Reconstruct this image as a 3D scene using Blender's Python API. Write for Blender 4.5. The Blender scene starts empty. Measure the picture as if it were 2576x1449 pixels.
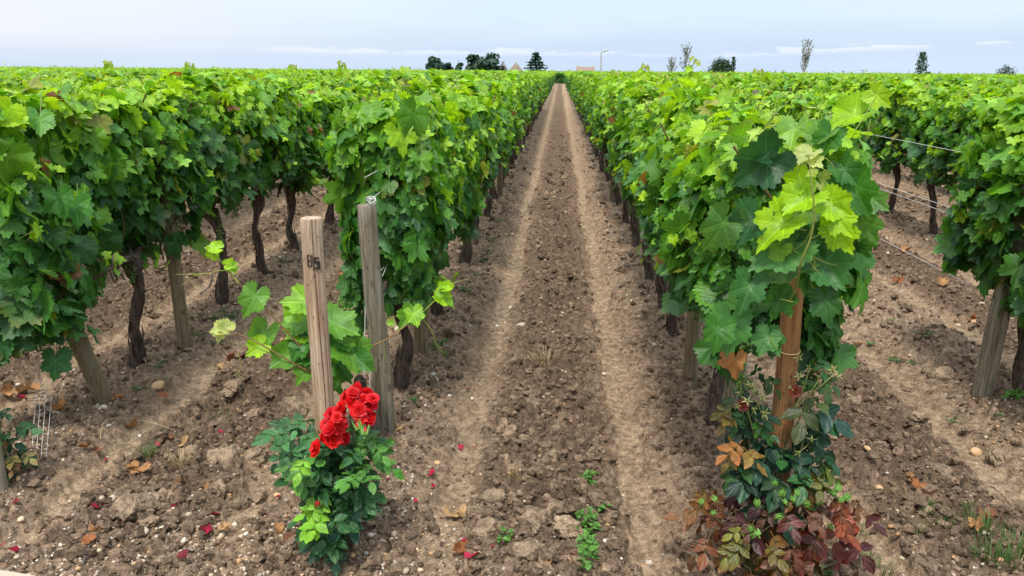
import bpy, math, random
import numpy as np
from mathutils import Vector, Matrix

# ---------------------------------------------------------------- camera, sky, sun, exposure
SC = bpy.context.scene
COL = SC.collection
R = math.radians
CAM_H = 1.65
YAW, PITCH, ROLL = 3.34, 15.82, 0.42
cam_d = bpy.data.cameras.new('camera')
cam = bpy.data.objects.new('camera', cam_d)
COL.objects.link(cam)
cam_d.sensor_width = 36.0
cam_d.lens = 27.0
cam_d.clip_start = 0.05
cam_d.clip_end = 9000
CAM_M = (Matrix.Translation((0, 0, CAM_H)) @ Matrix.Rotation(R(YAW), 4, 'Z')
         @ Matrix.Rotation(R(90 - PITCH), 4, 'X') @ Matrix.Rotation(R(ROLL), 4, 'Z'))
cam.matrix_world = CAM_M
SC.camera = cam

SUN_EL, SUN_AZ = 64.0, -168.0       # azimuth from +Y towards +X
world = bpy.data.worlds.new("World")
SC.world = world
world.use_nodes = True


def build_world():
    nt = world.node_tree
    nt.nodes.clear()
    N, L = nt.nodes.new, nt.links.new

    def math_(op, a, b=None, clamp=False):
        n = N('ShaderNodeMath'); n.operation = op; n.use_clamp = clamp
        for i, v in enumerate((a, b)):
            if v is None: continue
            if isinstance(v, (int, float)): n.inputs[i].default_value = v
            else: L(v, n.inputs[i])
        return n.outputs[0]

    def ramp(fac, stops):
        n = N('ShaderNodeValToRGB')
        e = n.color_ramp.elements
        while len(e) < len(stops): e.new(0.5)
        for k, (p, c) in enumerate(stops):
            e[k].position = p; e[k].color = (*c, 1)
        L(fac, n.inputs[0])
        return n.outputs[0]

    def mix(f, a, b):
        n = N('ShaderNodeMix'); n.data_type = 'RGBA'
        if isinstance(f, (int, float)): n.inputs[0].default_value = f
        else: L(f, n.inputs[0])
        for i, v in ((6, a), (7, b)):
            if isinstance(v, tuple): n.inputs[i].default_value = (*v, 1)
            else: L(v, n.inputs[i])
        return n.outputs[2]

    def smooth(v, a, b):
        n = N('ShaderNodeMapRange'); n.interpolation_type = 'SMOOTHSTEP'
        L(v, n.inputs[0])
        n.inputs[1].default_value = a; n.inputs[2].default_value = b
        return n.outputs[0]

    tc = N('ShaderNodeTexCoord')
    sep = N('ShaderNodeSeparateXYZ'); L(tc.outputs['Generated'], sep.inputs[0])
    x, y, z = sep.outputs
    az = math_('ARCTAN2', x, y)
    # thin overcast: paler to the left, bluer to the right, brighter overhead
    zc = math_('MULTIPLY', z, 5.0, True)
    right = ramp(zc, [(0.0, (.50, .62, .78)), (0.16, (.49, .60, .75)), (0.32, (.56, .68, .79)), (0.65, (.59, .69, .80)), (1.0, (.63, .71, .81))])
    left = ramp(zc, [(0.0, (.52, .62, .77)), (0.08, (.61, .66, .77)), (0.2, (.69, .72, .78)), (0.6, (.70, .73, .79)), (1.0, (.73, .76, .82))])
    base = mix(smooth(az, -0.62, -0.02), left, right)
    nz = N('ShaderNodeTexNoise'); nz.inputs['Scale'].default_value = 3.0; nz.inputs['Detail'].default_value = 5
    mp = N('ShaderNodeMapping'); L(tc.outputs['Generated'], mp.inputs[0]); mp.inputs['Scale'].default_value = (1.2, 1.2, 9.0)
    L(mp.outputs[0], nz.inputs['Vector'])
    veil = smooth(nz.outputs[0], 0.42, 0.75)
    base = mix(math_('MULTIPLY', veil, 0.18), base, (.80, .85, .94))
    # low bank of small cumulus above the horizon
    comb = N('ShaderNodeCombineXYZ'); L(math_('MULTIPLY', az, 16.0), comb.inputs[0]); L(math_('MULTIPLY', z, 90.0), comb.inputs[1])
    n1 = N('ShaderNodeTexNoise'); n1.inputs['Scale'].default_value = 1.1; n1.inputs['Detail'].default_value = 6; n1.inputs['Roughness'].default_value = .6
    L(comb.outputs[0], n1.inputs['Vector'])
    comb2 = N('ShaderNodeCombineXYZ'); L(math_('MULTIPLY', az, 5.0), comb2.inputs[0]); comb2.inputs[1].default_value = 3.7
    n2 = N('ShaderNodeTexNoise'); n2.inputs['Scale'].default_value = 1.0; n2.inputs['Detail'].default_value = 2
    L(comb2.outputs[0], n2.inputs['Vector'])
    rise = math_('MULTIPLY', math_('MAXIMUM', math_('SUBTRACT', az, 0.22), 0.0), 0.045)
    rel = math_('SUBTRACT', math_('SUBTRACT', z, 0.0205), rise)
    top = math_('ADD', math_('MULTIPLY', math_('SUBTRACT', n1.outputs[0], 0.42), 0.034), math_('MULTIPLY', math_('SUBTRACT', n2.outputs[0], 0.5), 0.028))
    up = math_('SUBTRACT', top, rel)
    body = math_('MULTIPLY', smooth(up, -0.0005, 0.0035), smooth(rel, -0.006, 0.0015))
    body = math_('MULTIPLY', math_('MULTIPLY', body, 0.55), smooth(az, -.43, -.27))
    base = mix(body, base, (.78, .81, .88))
    under = math_('MULTIPLY', math_('MULTIPLY', smooth(rel, -0.02, -0.004), smooth(math_('MULTIPLY', rel, -1.0), -0.003, 0.004)), 0.30)
    base = mix(under, base, (.50, .60, .79))
    # overcast skies are several times brighter overhead than at the horizon
    zen = N('ShaderNodeMapRange'); L(z, zen.inputs[0]); zen.inputs[1].default_value = 0.22; zen.inputs[2].default_value = 0.9
    zen.inputs[3].default_value = 1.0; zen.inputs[4].default_value = 2.3
    b2 = N('ShaderNodeBackground'); L(base, b2.inputs[0]); L(zen.outputs[0], b2.inputs[1])
    sky = N('ShaderNodeTexSky'); sky.sky_type = 'NISHITA'; sky.sun_disc = False
    sky.sun_elevation = R(SUN_EL); sky.sun_rotation = R(SUN_AZ)
    sky.dust_density = 2.0
    b1 = N('ShaderNodeBackground'); L(sky.outputs[0], b1.inputs[0]); b1.inputs[1].default_value = 0.09
    ms = N('ShaderNodeMixShader'); ms.inputs[0].default_value = 0.9
    L(b1.outputs[0], ms.inputs[1]); L(b2.outputs[0], ms.inputs[2])
    out = N('ShaderNodeOutputWorld'); L(ms.outputs[0], out.inputs[0])


build_world()
sun_d = bpy.data.lights.new('sun', 'SUN')
sun_d.energy = 2.9
sun_d.angle = R(10)
sun_d.color = (1.0, 0.95, 0.86)
sun = bpy.data.objects.new('sun', sun_d)
COL.objects.link(sun)
_sd = Vector((math.sin(R(SUN_AZ)) * math.cos(R(SUN_EL)), math.cos(R(SUN_AZ)) * math.cos(R(SUN_EL)), math.sin(R(SUN_EL))))
sun.rotation_euler = _sd.to_track_quat('Z', 'Y').to_euler()
sun.location = (0, 0, 30)

SC.view_settings.view_transform = 'Standard'
SC.view_settings.look = 'None'
SC.view_settings.exposure = 0.45
SC.view_settings.gamma = 1.0
SC.render.engine = 'CYCLES'
SC.cycles.use_denoising = True
SC.cycles.max_bounces = 7
SC.cycles.diffuse_bounces = 3
SC.cycles.glossy_bounces = 2
SC.cycles.transmission_bounces = 4
SC.cycles.caustics_reflective = False
SC.cycles.caustics_refractive = False

# ---------------------------------------------------------------- helpers
rng = np.random.default_rng(11)
random.seed(5)
FPX = 0.75 * 2576            # focal length in the pixels used for surveying (2576 wide)
CAM_R3 = np.array(CAM_M.to_3x3())


def ray(px, py):
    d = np.array(((px - 1288) / FPX, (724.5 - py) / FPX, -1.0))
    return CAM_R3 @ d


def gp(px, py, z=0.0):
    d = ray(px, py)
    t = (z - CAM_H) / d[2]
    return np.array((d[0] * t, d[1] * t, z))


def at(px, py, Y):
    d = ray(px, py)
    t = Y / d[1]
    return np.array((d[0] * t, Y, CAM_H + d[2] * t))


def unit(v):
    v = np.asarray(v, float)
    return v / np.maximum(np.linalg.norm(v, axis=-1, keepdims=True), 1e-9)


class MB:
    """collects polygons with a colour and a leaf coordinate per vertex, then links them as one mesh"""
    def __init__(s):
        s.v, s.c, s.u, s.f, s.m, s.n = [], [], [], [], [], 0

    def add(s, verts, faces, col=(1, 1, 1), uv=None, mat=0):
        verts = np.asarray(verts, np.float32).reshape(-1, 3)
        k = len(verts)
        s.v.append(verts)
        c = np.asarray(col, np.float32)
        s.c.append(np.broadcast_to(c, (k, 3)) if c.ndim == 1 else c)
        s.u.append(np.zeros((k, 3), np.float32) if uv is None else np.asarray(uv, np.float32))
        faces = np.asarray(faces, np.int64)
        s.f.append(faces + s.n)
        s.m.append(np.full(len(faces), mat, np.int32))
        s.n += k

    def mesh(s, name, mats, smooth=True):
        me = bpy.data.meshes.new(name)
        V = np.concatenate(s.v); C = np.concatenate(s.c); U = np.concatenate(s.u)
        me.vertices.add(len(V)); me.vertices.foreach_set('co', V.ravel())
        sizes = np.concatenate([np.full(len(f), f.shape[1]) for f in s.f])
        loops = np.concatenate([f.ravel() for f in s.f]).astype(np.int32)
        starts = np.concatenate(([0], np.cumsum(sizes)[:-1])).astype(np.int32)
        me.loops.add(len(loops)); me.loops.foreach_set('vertex_index', loops)
        me.polygons.add(len(sizes)); me.polygons.foreach_set('loop_start', starts)
        for m in (mats if isinstance(mats, (list, tuple)) else [mats]): me.materials.append(m)
        me.polygons.foreach_set('material_index', np.concatenate(s.m))
        me.polygons.foreach_set('use_smooth', np.full(len(sizes), smooth))
        a = me.attributes.new('Col', 'FLOAT_COLOR', 'POINT')
        a.data.foreach_set('color', np.concatenate((C, np.ones((len(C), 1))), 1).astype(np.float32).ravel())
        b = me.attributes.new('luv', 'FLOAT_VECTOR', 'POINT')
        b.data.foreach_set('vector', U.astype(np.float32).ravel())
        me.update(calc_edges=True)
        return me

    def build(s, name, mats, parent=None, loc=(0, 0, 0), smooth=True):
        return link(name, s.mesh(name, mats, smooth), parent, loc)


def link(name, me, parent=None, loc=(0, 0, 0), rot=(0, 0, 0), scale=1.0):
    o = bpy.data.objects.new(name, me)
    COL.objects.link(o)
    o.location = loc
    o.rotation_euler = rot
    o.scale = (scale,) * 3
    if parent is not None: o.parent = parent
    return o


def tag(o, label=None, cat=None, group=None, kind=None):
    if label: o['label'] = label
    if cat: o['category'] = cat
    if group: o['group'] = group
    if kind: o['kind'] = kind
    return o


def empty(name, loc, rz=0.0):
    o = bpy.data.objects.new(name, None)
    COL.objects.link(o)
    o.location = loc
    o.rotation_euler = (0, 0, rz)
    o.empty_display_size = 0.1
    return o


ONES = 'zeroth first second third fourth fifth sixth seventh eighth ninth tenth eleventh twelfth thirteenth fourteenth fifteenth sixteenth seventeenth eighteenth nineteenth'.split()
TENS = ['', '', 'twent', 'thirt', 'fort', 'fift', 'sixt', 'sevent', 'eight', 'ninet']


def ordinal(n):
    if n < 20: return ONES[n]
    if n >= 100: return 'hundred-and-' + ordinal(n - 100) if n > 100 else 'hundredth'
    t, o = divmod(n, 10)
    return TENS[t] + 'ieth' if o == 0 else TENS[t] + 'y-' + ONES[o]


def hash2(ix, iy, seed):
    with np.errstate(over='ignore'):
        h = (ix.astype(np.int64) * 374761393 + iy.astype(np.int64) * 668265263 + seed * 1442695041) & 0xffffffff
        h = ((h ^ (h >> 13)) * 1274126177) & 0xffffffff
        h = ((h ^ (h >> 16)) * 2246822519) & 0xffffffff
        h = h ^ (h >> 15)
    return (h & 0xffffff) / float(0xffffff)


def vnoise(x, y, seed=0):
    ix, iy = np.floor(x), np.floor(y)
    fx, fy = x - ix, y - iy
    sx, sy = fx * fx * (3 - 2 * fx), fy * fy * (3 - 2 * fy)
    a, b = hash2(ix, iy, seed), hash2(ix + 1, iy, seed)
    c, d = hash2(ix, iy + 1, seed), hash2(ix + 1, iy + 1, seed)
    return ((a * (1 - sx) + b * sx) * (1 - sy) + (c * (1 - sx) + d * sx) * sy) * 2 - 1


def fbm(x, y, seed, octaves=4, gain=0.5):
    t, a, n = 0, 1.0, 0
    for k in range(octaves):
        t = t + a * vnoise(x * 2 ** k + 17.3 * k, y * 2 ** k - 9.1 * k, seed + k)
        n += a; a *= gain
    return t / n


def lumps(x, y, cell, seed, fill=0.75):
    """half-buried rounded clods, one candidate per cell"""
    x, y = x / cell, y / cell
    ix, iy = np.floor(x), np.floor(y)
    best = np.zeros_like(x)
    for dx in (-1, 0, 1):
        for dy in (-1, 0, 1):
            cx, cy = ix + dx, iy + dy
            px = cx + hash2(cx, cy, seed); py = cy + hash2(cx, cy, seed + 7)
            r = 0.22 + 0.5 * hash2(cx, cy, seed + 13) ** 1.6
            on = hash2(cx, cy, seed + 29) < fill
            ang = hash2(cx, cy, seed + 41) * 3.1416
            ex = (x - px) * np.cos(ang) + (y - py) * np.sin(ang)
            ey = -(x - px) * np.sin(ang) + (y - py) * np.cos(ang)
            q = np.maximum(0, 1 - (ex / r) ** 2 - (ey / (r * 0.72)) ** 2)
            best = np.maximum(best, np.where(on, q ** 0.42 * r * (.45 + .55 * hash2(cx, cy, seed + 53)), 0))
    return best * cell


# ---------------------------------------------------------------- materials
def nodes_of(m):
    m.use_nodes = True
    nt = m.node_tree
    nt.nodes.clear()
    return nt, nt.nodes.new, nt.links.new


class NT:
    def __init__(s, name):
        s.mat = bpy.data.materials.new(name)
        s.nt, s.N, s.L = nodes_of(s.mat)

    def set(s, sock, v):
        if isinstance(v, (int, float)): sock.default_value = v
        elif isinstance(v, tuple): sock.default_value = v if len(v) == len(sock.default_value) else (*v, 1)
        else: s.L(v, sock)

    def m(s, op, a, b=0.0, clamp=False):
        n = s.N('ShaderNodeMath'); n.operation = op; n.use_clamp = clamp
        s.set(n.inputs[0], a); s.set(n.inputs[1], b)
        return n.outputs[0]

    def mix(s, f, a, b, mode='MIX'):
        n = s.N('ShaderNodeMix'); n.data_type = 'RGBA'; n.blend_type = mode
        s.set(n.inputs[0], f); s.set(n.inputs[6], a); s.set(n.inputs[7], b)
        return n.outputs[2]

    def rng(s, v, a, b, c=0.0, d=1.0, smooth=True):
        n = s.N('ShaderNodeMapRange')
        if smooth: n.interpolation_type = 'SMOOTHSTEP'
        s.set(n.inputs[0], v)
        for i, k in enumerate((a, b, c, d)): n.inputs[i + 1].default_value = k
        return n.outputs[0]

    def noise(s, vec, scale, detail=4, rough=.55, dist=0.0):
        n = s.N('ShaderNodeTexNoise')
        if vec is not None: s.L(vec, n.inputs['Vector'])
        n.inputs['Scale'].default_value = scale; n.inputs['Detail'].default_value = detail
        n.inputs['Roughness'].default_value = rough; n.inputs['Distortion'].default_value = dist
        return n.outputs[0]

    def voronoi(s, vec, scale, feature='F1'):
        n = s.N('ShaderNodeTexVoronoi'); n.feature = feature
        if vec is not None: s.L(vec, n.inputs['Vector'])
        n.inputs['Scale'].default_value = scale
        return n

    def coord(s, which='Object', scale=None):
        n = s.N('ShaderNodeTexCoord')
        if scale is None: return n.outputs[which]
        mp = s.N('ShaderNodeMapping'); s.L(n.outputs[which], mp.inputs[0]); mp.inputs['Scale'].default_value = scale
        return mp.outputs[0]

    def pos(s): return s.N('ShaderNodeNewGeometry').outputs['Position']

    def attr(s, name):
        n = s.N('ShaderNodeAttribute'); n.attribute_name = name
        return n

    def bump(s, h, strength, dist=0.01):
        n = s.N('ShaderNodeBump'); n.inputs['Strength'].default_value = strength; n.inputs['Distance'].default_value = dist
        s.L(h, n.inputs['Height'])
        return n.outputs[0]

    def finish(s, col, rough=.8, normal=None, spec=.3, translucent=None, tfac=0.3):
        b = s.N('ShaderNodeBsdfPrincipled')
        s.set(b.inputs['Base Color'], col); s.set(b.inputs['Roughness'], rough)
        b.inputs['Specular IOR Level'].default_value = spec
        if normal is not None: s.L(normal, b.inputs['Normal'])
        out = s.N('ShaderNodeOutputMaterial')
        if translucent is not None:
            t = s.N('ShaderNodeBsdfTranslucent'); s.set(t.inputs[0], translucent)
            x = s.N('ShaderNodeMixShader'); s.set(x.inputs[0], tfac)
            s.L(b.outputs[0], x.inputs[1]); s.L(t.outputs[0], x.inputs[2]); s.L(x.outputs[0], out.inputs[0])
        else:
            s.L(b.outputs[0], out.inputs[0])
        return s.mat


def leaf_material(name, veins=True, tint=(1.6, 1.5, .45), tfac=.38, rough=.42, spec=.36, vein_angles=((50, 1), (108, 1)), bump=.35, back=.35):
    t = NT(name)
    col = t.attr('Col').outputs['Color']
    geo = t.N('ShaderNodeNewGeometry')
    n = t.noise(geo.outputs['Position'], 26, 3)
    c = t.mix(t.rng(n, .3, .75), t.mix(1.0, col, (.74, .78, .8), 'MULTIPLY'), t.mix(1.0, col, (1.2, 1.15, 1.05), 'MULTIPLY'))
    nrm = None
    if veins:
        sp = t.N('ShaderNodeSeparateXYZ'); t.L(t.attr('luv').outputs['Vector'], sp.inputs[0])
        ax = t.m('ABSOLUTE', sp.outputs[0]); y = sp.outputs[1]
        d = ax
        for ang, w in vein_angles:
            c1, s1 = math.cos(R(ang)), math.sin(R(ang))
            q = t.m('ABSOLUTE', t.m('SUBTRACT', t.m('MULTIPLY', ax, c1), t.m('MULTIPLY', y, s1)))
            d = t.m('MINIMUM', d, q)
        v = t.rng(d, .006, .026, 1.0, 0.0)
        pale = t.mix(1.0, t.mix(1.0, c, (1.5, 1.42, 1.3), 'MULTIPLY'), (.012, .022, .006), 'ADD')
        c = t.mix(t.m('MULTIPLY', v, .75), c, pale)
        h = t.m('ADD', t.m('MULTIPLY', t.rng(d, 0.0, .16), .8), t.noise(geo.outputs['Position'], 130, 2))
        nrm = t.bump(h, bump, .006)
    under = t.mix(1.0, t.mix(1.0, c, (1.05, 1.0, 1.1), 'MULTIPLY'), (.03, .05, .03), 'ADD')
    c = t.mix(t.m('MULTIPLY', geo.outputs['Backfacing'], back), c, under)
    tr = t.mix(1.0, c, (*tint, 1), 'MULTIPLY')
    return t.finish(c, rough, nrm, spec, tr, tfac)


M = {}
M['vine_leaf'] = leaf_material('vine_leaf')
M['far_leaf'] = leaf_material('far_leaf', veins=False)
M['tree_leaf'] = leaf_material('tree_leaf', veins=False, tfac=.2, tint=(1.2, 1.3, .6))
M['rose_leaf'] = leaf_material('rose_leaf', vein_angles=((24, 1),), tfac=.2, rough=.40, spec=.3, tint=(1.3, 1.2, .7), back=.25)
M['weed'] = leaf_material('weed', veins=False, tfac=.25)


def _simple(name, rough=.6, spec=.3, var=.35, scale=40, bump=0.0, tfac=None):
    t = NT(name)
    col = t.attr('Col').outputs['Color']
    n = t.noise(t.coord(), scale, 4)
    c = t.mix(n, t.mix(1.0, col, (1 - var,) * 3, 'MULTIPLY'), t.mix(1.0, col, (1 + var,) * 3, 'MULTIPLY'))
    nr = t.bump(n, bump, .01) if bump else None
    if tfac: return t.finish(c, rough, nr, spec, c, tfac)
    return t.finish(c, rough, nr, spec)


M['shoot'] = _simple('shoot', .5, .35, .25, 60)
M['berry'] = _simple('berry', .35, .5, .2, 90)
M['petal'] = _simple('petal', .5, .25, .22, 60, tfac=.22)
M['dry_leaf'] = _simple('dry_leaf', .8, .2, .45, 70, .4, tfac=.15)
M['stone'] = _simple('stone', .7, .3, .3, 120, .2)
M['paint'] = _simple('paint', .6, .3, .15, 30)
M['tie'] = _simple('tie', .45, .4, .15, 60)


def bark_material():
    t = NT('vine_bark')
    co = t.coord('Object', (1, 1, .16))
    n = t.noise(co, 60, 6, .65, .3)
    n2 = t.noise(t.coord('Object'), 9, 3)
    c = t.mix(t.rng(n, .3, .7), (.020, .014, .010), (.150, .110, .082))
    c = t.mix(t.m('MULTIPLY', t.rng(n2, .4, .7), .45), c, (.11, .095, .085))
    return t.finish(c, .92, t.bump(n, .9, .012), .15)


def wood_material(name, a, b, dark, crack=.75, grey=(.30, .28, .25), greyf=.4):
    t = NT(name)
    co = t.coord('Object', (1, 1, .045))
    n = t.noise(co, 48, 6, .6, .6)
    big = t.noise(t.coord('Object', (1, 1, .35)), 9, 3, .5, .8)
    fine = t.noise(t.coord('Object', (1, 1, .03)), 170, 3, .6)
    c = t.mix(t.rng(n, .3, .72), a, b)
    c = t.mix(t.m('MULTIPLY', t.rng(big, .42, .68), greyf), c, grey)
    c = t.mix(t.m('MULTIPLY', t.rng(fine, .50, .72), .75), c, dark)
    kn = t.voronoi(t.coord('Object', (1, 1, .55)), 9.5)
    ring = t.rng(kn.outputs['Distance'], .05, .16, 1.0, 0.0)
    c = t.mix(t.m('MULTIPLY', ring, .62), c, dark)
    spots = t.noise(t.coord('Object', (1, 1, .5)), 75, 2)
    c = t.mix(t.m('MULTIPLY', t.rng(spots, .64, .70), .75), c, dark)
    # damp, soil-stained foot
    return t.finish(c, .85, t.bump(t.m('ADD', n, t.m('MULTIPLY', fine, .5)), .55, .006), .2)


M['bark'] = bark_material()
M['wood_pale'] = wood_material('wood_pale', (.25, .15, .085), (.50, .38, .26), (.09, .055, .03), grey=(.46, .40, .33))
M['wood_orange'] = wood_material('wood_orange', (.19, .085, .03), (.34, .175, .068), (.05, .026, .012), grey=(.33, .20, .10), greyf=.35)
M['wood_olive'] = wood_material('wood_olive', (.13, .10, .055), (.23, .185, .11), (.05, .04, .022), grey=(.22, .20, .155), greyf=.5)
M['wood_grey'] = wood_material('wood_grey', (.11, .09, .06), (.27, .235, .17), (.035, .03, .022), grey=(.24, .225, .185), greyf=.5)


def soil_material():
    t = NT('soil')
    col = t.attr('Col').outputs['Color']
    p = t.pos()
    big = t.noise(p, 2.3, 4)
    n = t.noise(p, 28, 6, .65)
    f = t.noise(p, 190, 4, .7)
    c = t.mix(t.rng(n, .3, .72), t.mix(1.0, col, (.50, .48, .46), 'MULTIPLY'), t.mix(1.0, col, (1.32, 1.30, 1.27), 'MULTIPLY'))
    c = t.mix(t.m('MULTIPLY', t.rng(big, .35, .65), .35), c, t.mix(1.0, c, (.74, .70, .68), 'MULTIPLY'))
    c = t.mix(t.rng(f, .25, .8), t.mix(1.0, c, (.58, .56, .54), 'MULTIPLY'), t.mix(1.0, c, (1.34, 1.32, 1.3), 'MULTIPLY'))
    vo = t.voronoi(p, 95)
    sel = t.N('ShaderNodeSeparateColor'); t.L(vo.outputs['Color'], sel.inputs[0])
    grit = t.m('MULTIPLY', t.rng(vo.outputs['Distance'], .22, .34, 1.0, 0.0), t.m('GREATER_THAN', sel.outputs[0], .80))
    gc = t.mix(sel.outputs[1], (.48, .38, .27), (.42, .27, .15))
    c = t.mix(t.m('MULTIPLY', grit, .75), c, gc)
    h = t.m('ADD', t.m('MULTIPLY', n, 1.0), t.m('ADD', t.m('MULTIPLY', f, .35), t.m('MULTIPLY', grit, .3)))
    return t.finish(c, .95, t.bump(h, 1.0, .035), .1)


M['soil'] = soil_material()
t_ = NT('galvanised_wire')
M['wire'] = t_.finish(t_.mix(t_.noise(t_.coord(), 30, 3), (.45, .45, .43), (.62, .62, .60)), .5, None, .5)
t_ = NT('concrete')
cn_ = t_.noise(t_.pos(), 30, 5)
M['concrete'] = t_.finish(t_.mix(cn_, (.34, .28, .21), (.46, .39, .30)), .9, t_.bump(cn_, .4, .01), .2)
t_ = NT('slate')
M['slate'] = t_.finish(t_.mix(t_.noise(t_.coord('Object', (1, 1, 4)), 3, 5), (.10, .10, .12), (.20, .19, .20)), .7)
t_ = NT('brown_tiles')
M['brown_tiles'] = t_.finish(t_.mix(t_.noise(t_.coord('Object', (1, 1, 5)), 2.5, 5), (.16, .11, .085), (.30, .215, .165)), .8)
t_ = NT('pale_stone')
M['pale_stone'] = t_.finish(t_.mix(t_.noise(t_.coord(), 2, 5), (.42, .35, .28), (.60, .52, .43)), .85)
t_ = NT('lamp_metal')
M['lamp_metal'] = t_.finish(t_.mix(t_.noise(t_.coord(), 6, 3), (.33, .34, .36), (.45, .46, .48)), .45, None, .5)

# ---------------------------------------------------------------- ground
ROW_GAP = 1.55
AISLE0 = -0.02                      # centre line of the dirt track
ROWS_L = [AISLE0 - .5 * ROW_GAP - k * ROW_GAP for k in range(64)]
ROWS_R = [AISLE0 + .5 * ROW_GAP + k * ROW_GAP for k in range(50)]


def zones(x, y):
    wob = 0.025 * vnoise(y * .5, y * 0 + 3.3, 5)
    a = (x - AISLE0 + .5 * ROW_GAP + wob) % ROW_GAP - .5 * ROW_GAP
    aa = np.abs(a)
    edge = 0.022 * fbm(x * 7, y * 5, 91, 2)
    edge = edge + .03 * vnoise(x * 23, y * 23, 93)
    rut = np.exp(-(np.abs(aa - .36 + edge) / .074) ** 8) * (.72 + .28 * vnoise(x * 3, y * 1.5, 94))
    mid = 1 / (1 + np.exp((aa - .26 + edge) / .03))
    berm = 1 / (1 + np.exp(-(aa - .52 + edge) / .045))
    head = 1 / (1 + np.exp((y - 2.35 + .25 * vnoise(x * 2.1, y * 2.1, 61)) / .12))      # headland in front of the rows
    apron = 1 / (1 + np.exp((y - 2.02 + .35 * (x + 1.3) + .10 * vnoise(x * 3, y * 3, 63)) / .06))   # flat gritty verge, front left
    rut = rut * (1 - .45 * head * (np.abs(x) > .8)) * (1 - head * (np.abs(x) > .8))
    return a, aa, rut, mid, berm, head, apron


def ground_parts(x, y):
    x = np.asarray(x, float); y = np.asarray(y, float)
    a, aa, rut, mid, berm, head, apron = zones(x, y)
    fade = 1 / (1 + (np.maximum(y, 0) / 45) ** 2)
    rough = (1 - .93 * rut) * (1 - .88 * apron)
    z = .018 * fbm(x * .9, y * .9, 3, 3) + .045 * berm * (1 - head) + .012 * mid - .035 * rut * (1 - apron)
    z = z + rough * fade * (.030 * fbm(x * 4.2, y * 4.2, 21, 3) + .019 * fbm(x * 17, y * 17, 33, 4, .6))
    big = lumps(x, y, .17, 101, .45) * np.clip(.25 + 1.2 * vnoise(x * 1.1, y * 1.1, 44), 0, 1)
    l2 = lumps(x + .3 * z, y, .075, 131, .8)
    l3 = lumps(x, y, .034, 151, .85)
    l4 = lumps(x, y, .016, 171, .7)
    l2b = lumps(x + 3.1, y - 1.7, .052, 211, .8)
    z = z + rough * fade * l2b * 1.05 * (.3 + .8 * mid + .6 * (berm + head).clip(0, 1))
    z = z + rough * fade * (big * (.42 * mid + .5 * berm + .5 * head) * .95 + l2 * (1.15 * mid + .7 * berm + .75 * head) + l3 * .8 + l4 * .7)
    # tyre lugs pressed along the right-hand rut, faint ribs in the left one
    lugs = np.sin((y + .35 * np.abs(a)) * 2 * np.pi / .085)
    z = z + fade * .018 * np.maximum(lugs, -.3) * np.exp(-((a - .27) / .05) ** 2) * (.55 + .45 * vnoise(y * .8, x * 0 + 1, 77)) * (1 - head)
    z = z + fade * .006 * np.sin((y - .6 * aa) * 2 * np.pi / .045) * rut * np.clip(.5 + vnoise(x * 2, y * 1.2, 78), 0, 1)
    z = z + fade * .0035 * np.sin(a * 2 * np.pi / .05) * rut * (a > 0)
    z = z - 5.0 / (1 + np.exp(-(y - 330) / 28))         # the plateau falls away far behind the vineyard
    return z, (rut, mid, berm, head, apron, l2, l3)


def gz(x, y):
    return float(ground_parts(np.array([x]), np.array([y]))[0][0])


def gp(px, py, z=None):
    q = np.zeros(3)
    d = ray(px, py)
    for _ in range(4):
        t = (q[2] - CAM_H) / d[2]
        q = np.array((d[0] * t, d[1] * t, q[2]))
        x_, y_ = q[0] + np.array((-.02, .02, 0, 0, 0)), q[1] + np.array((0, 0, -.02, .02, 0))
        q[2] = float(np.mean(ground_parts(x_, y_)[0]))
    return q


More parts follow.
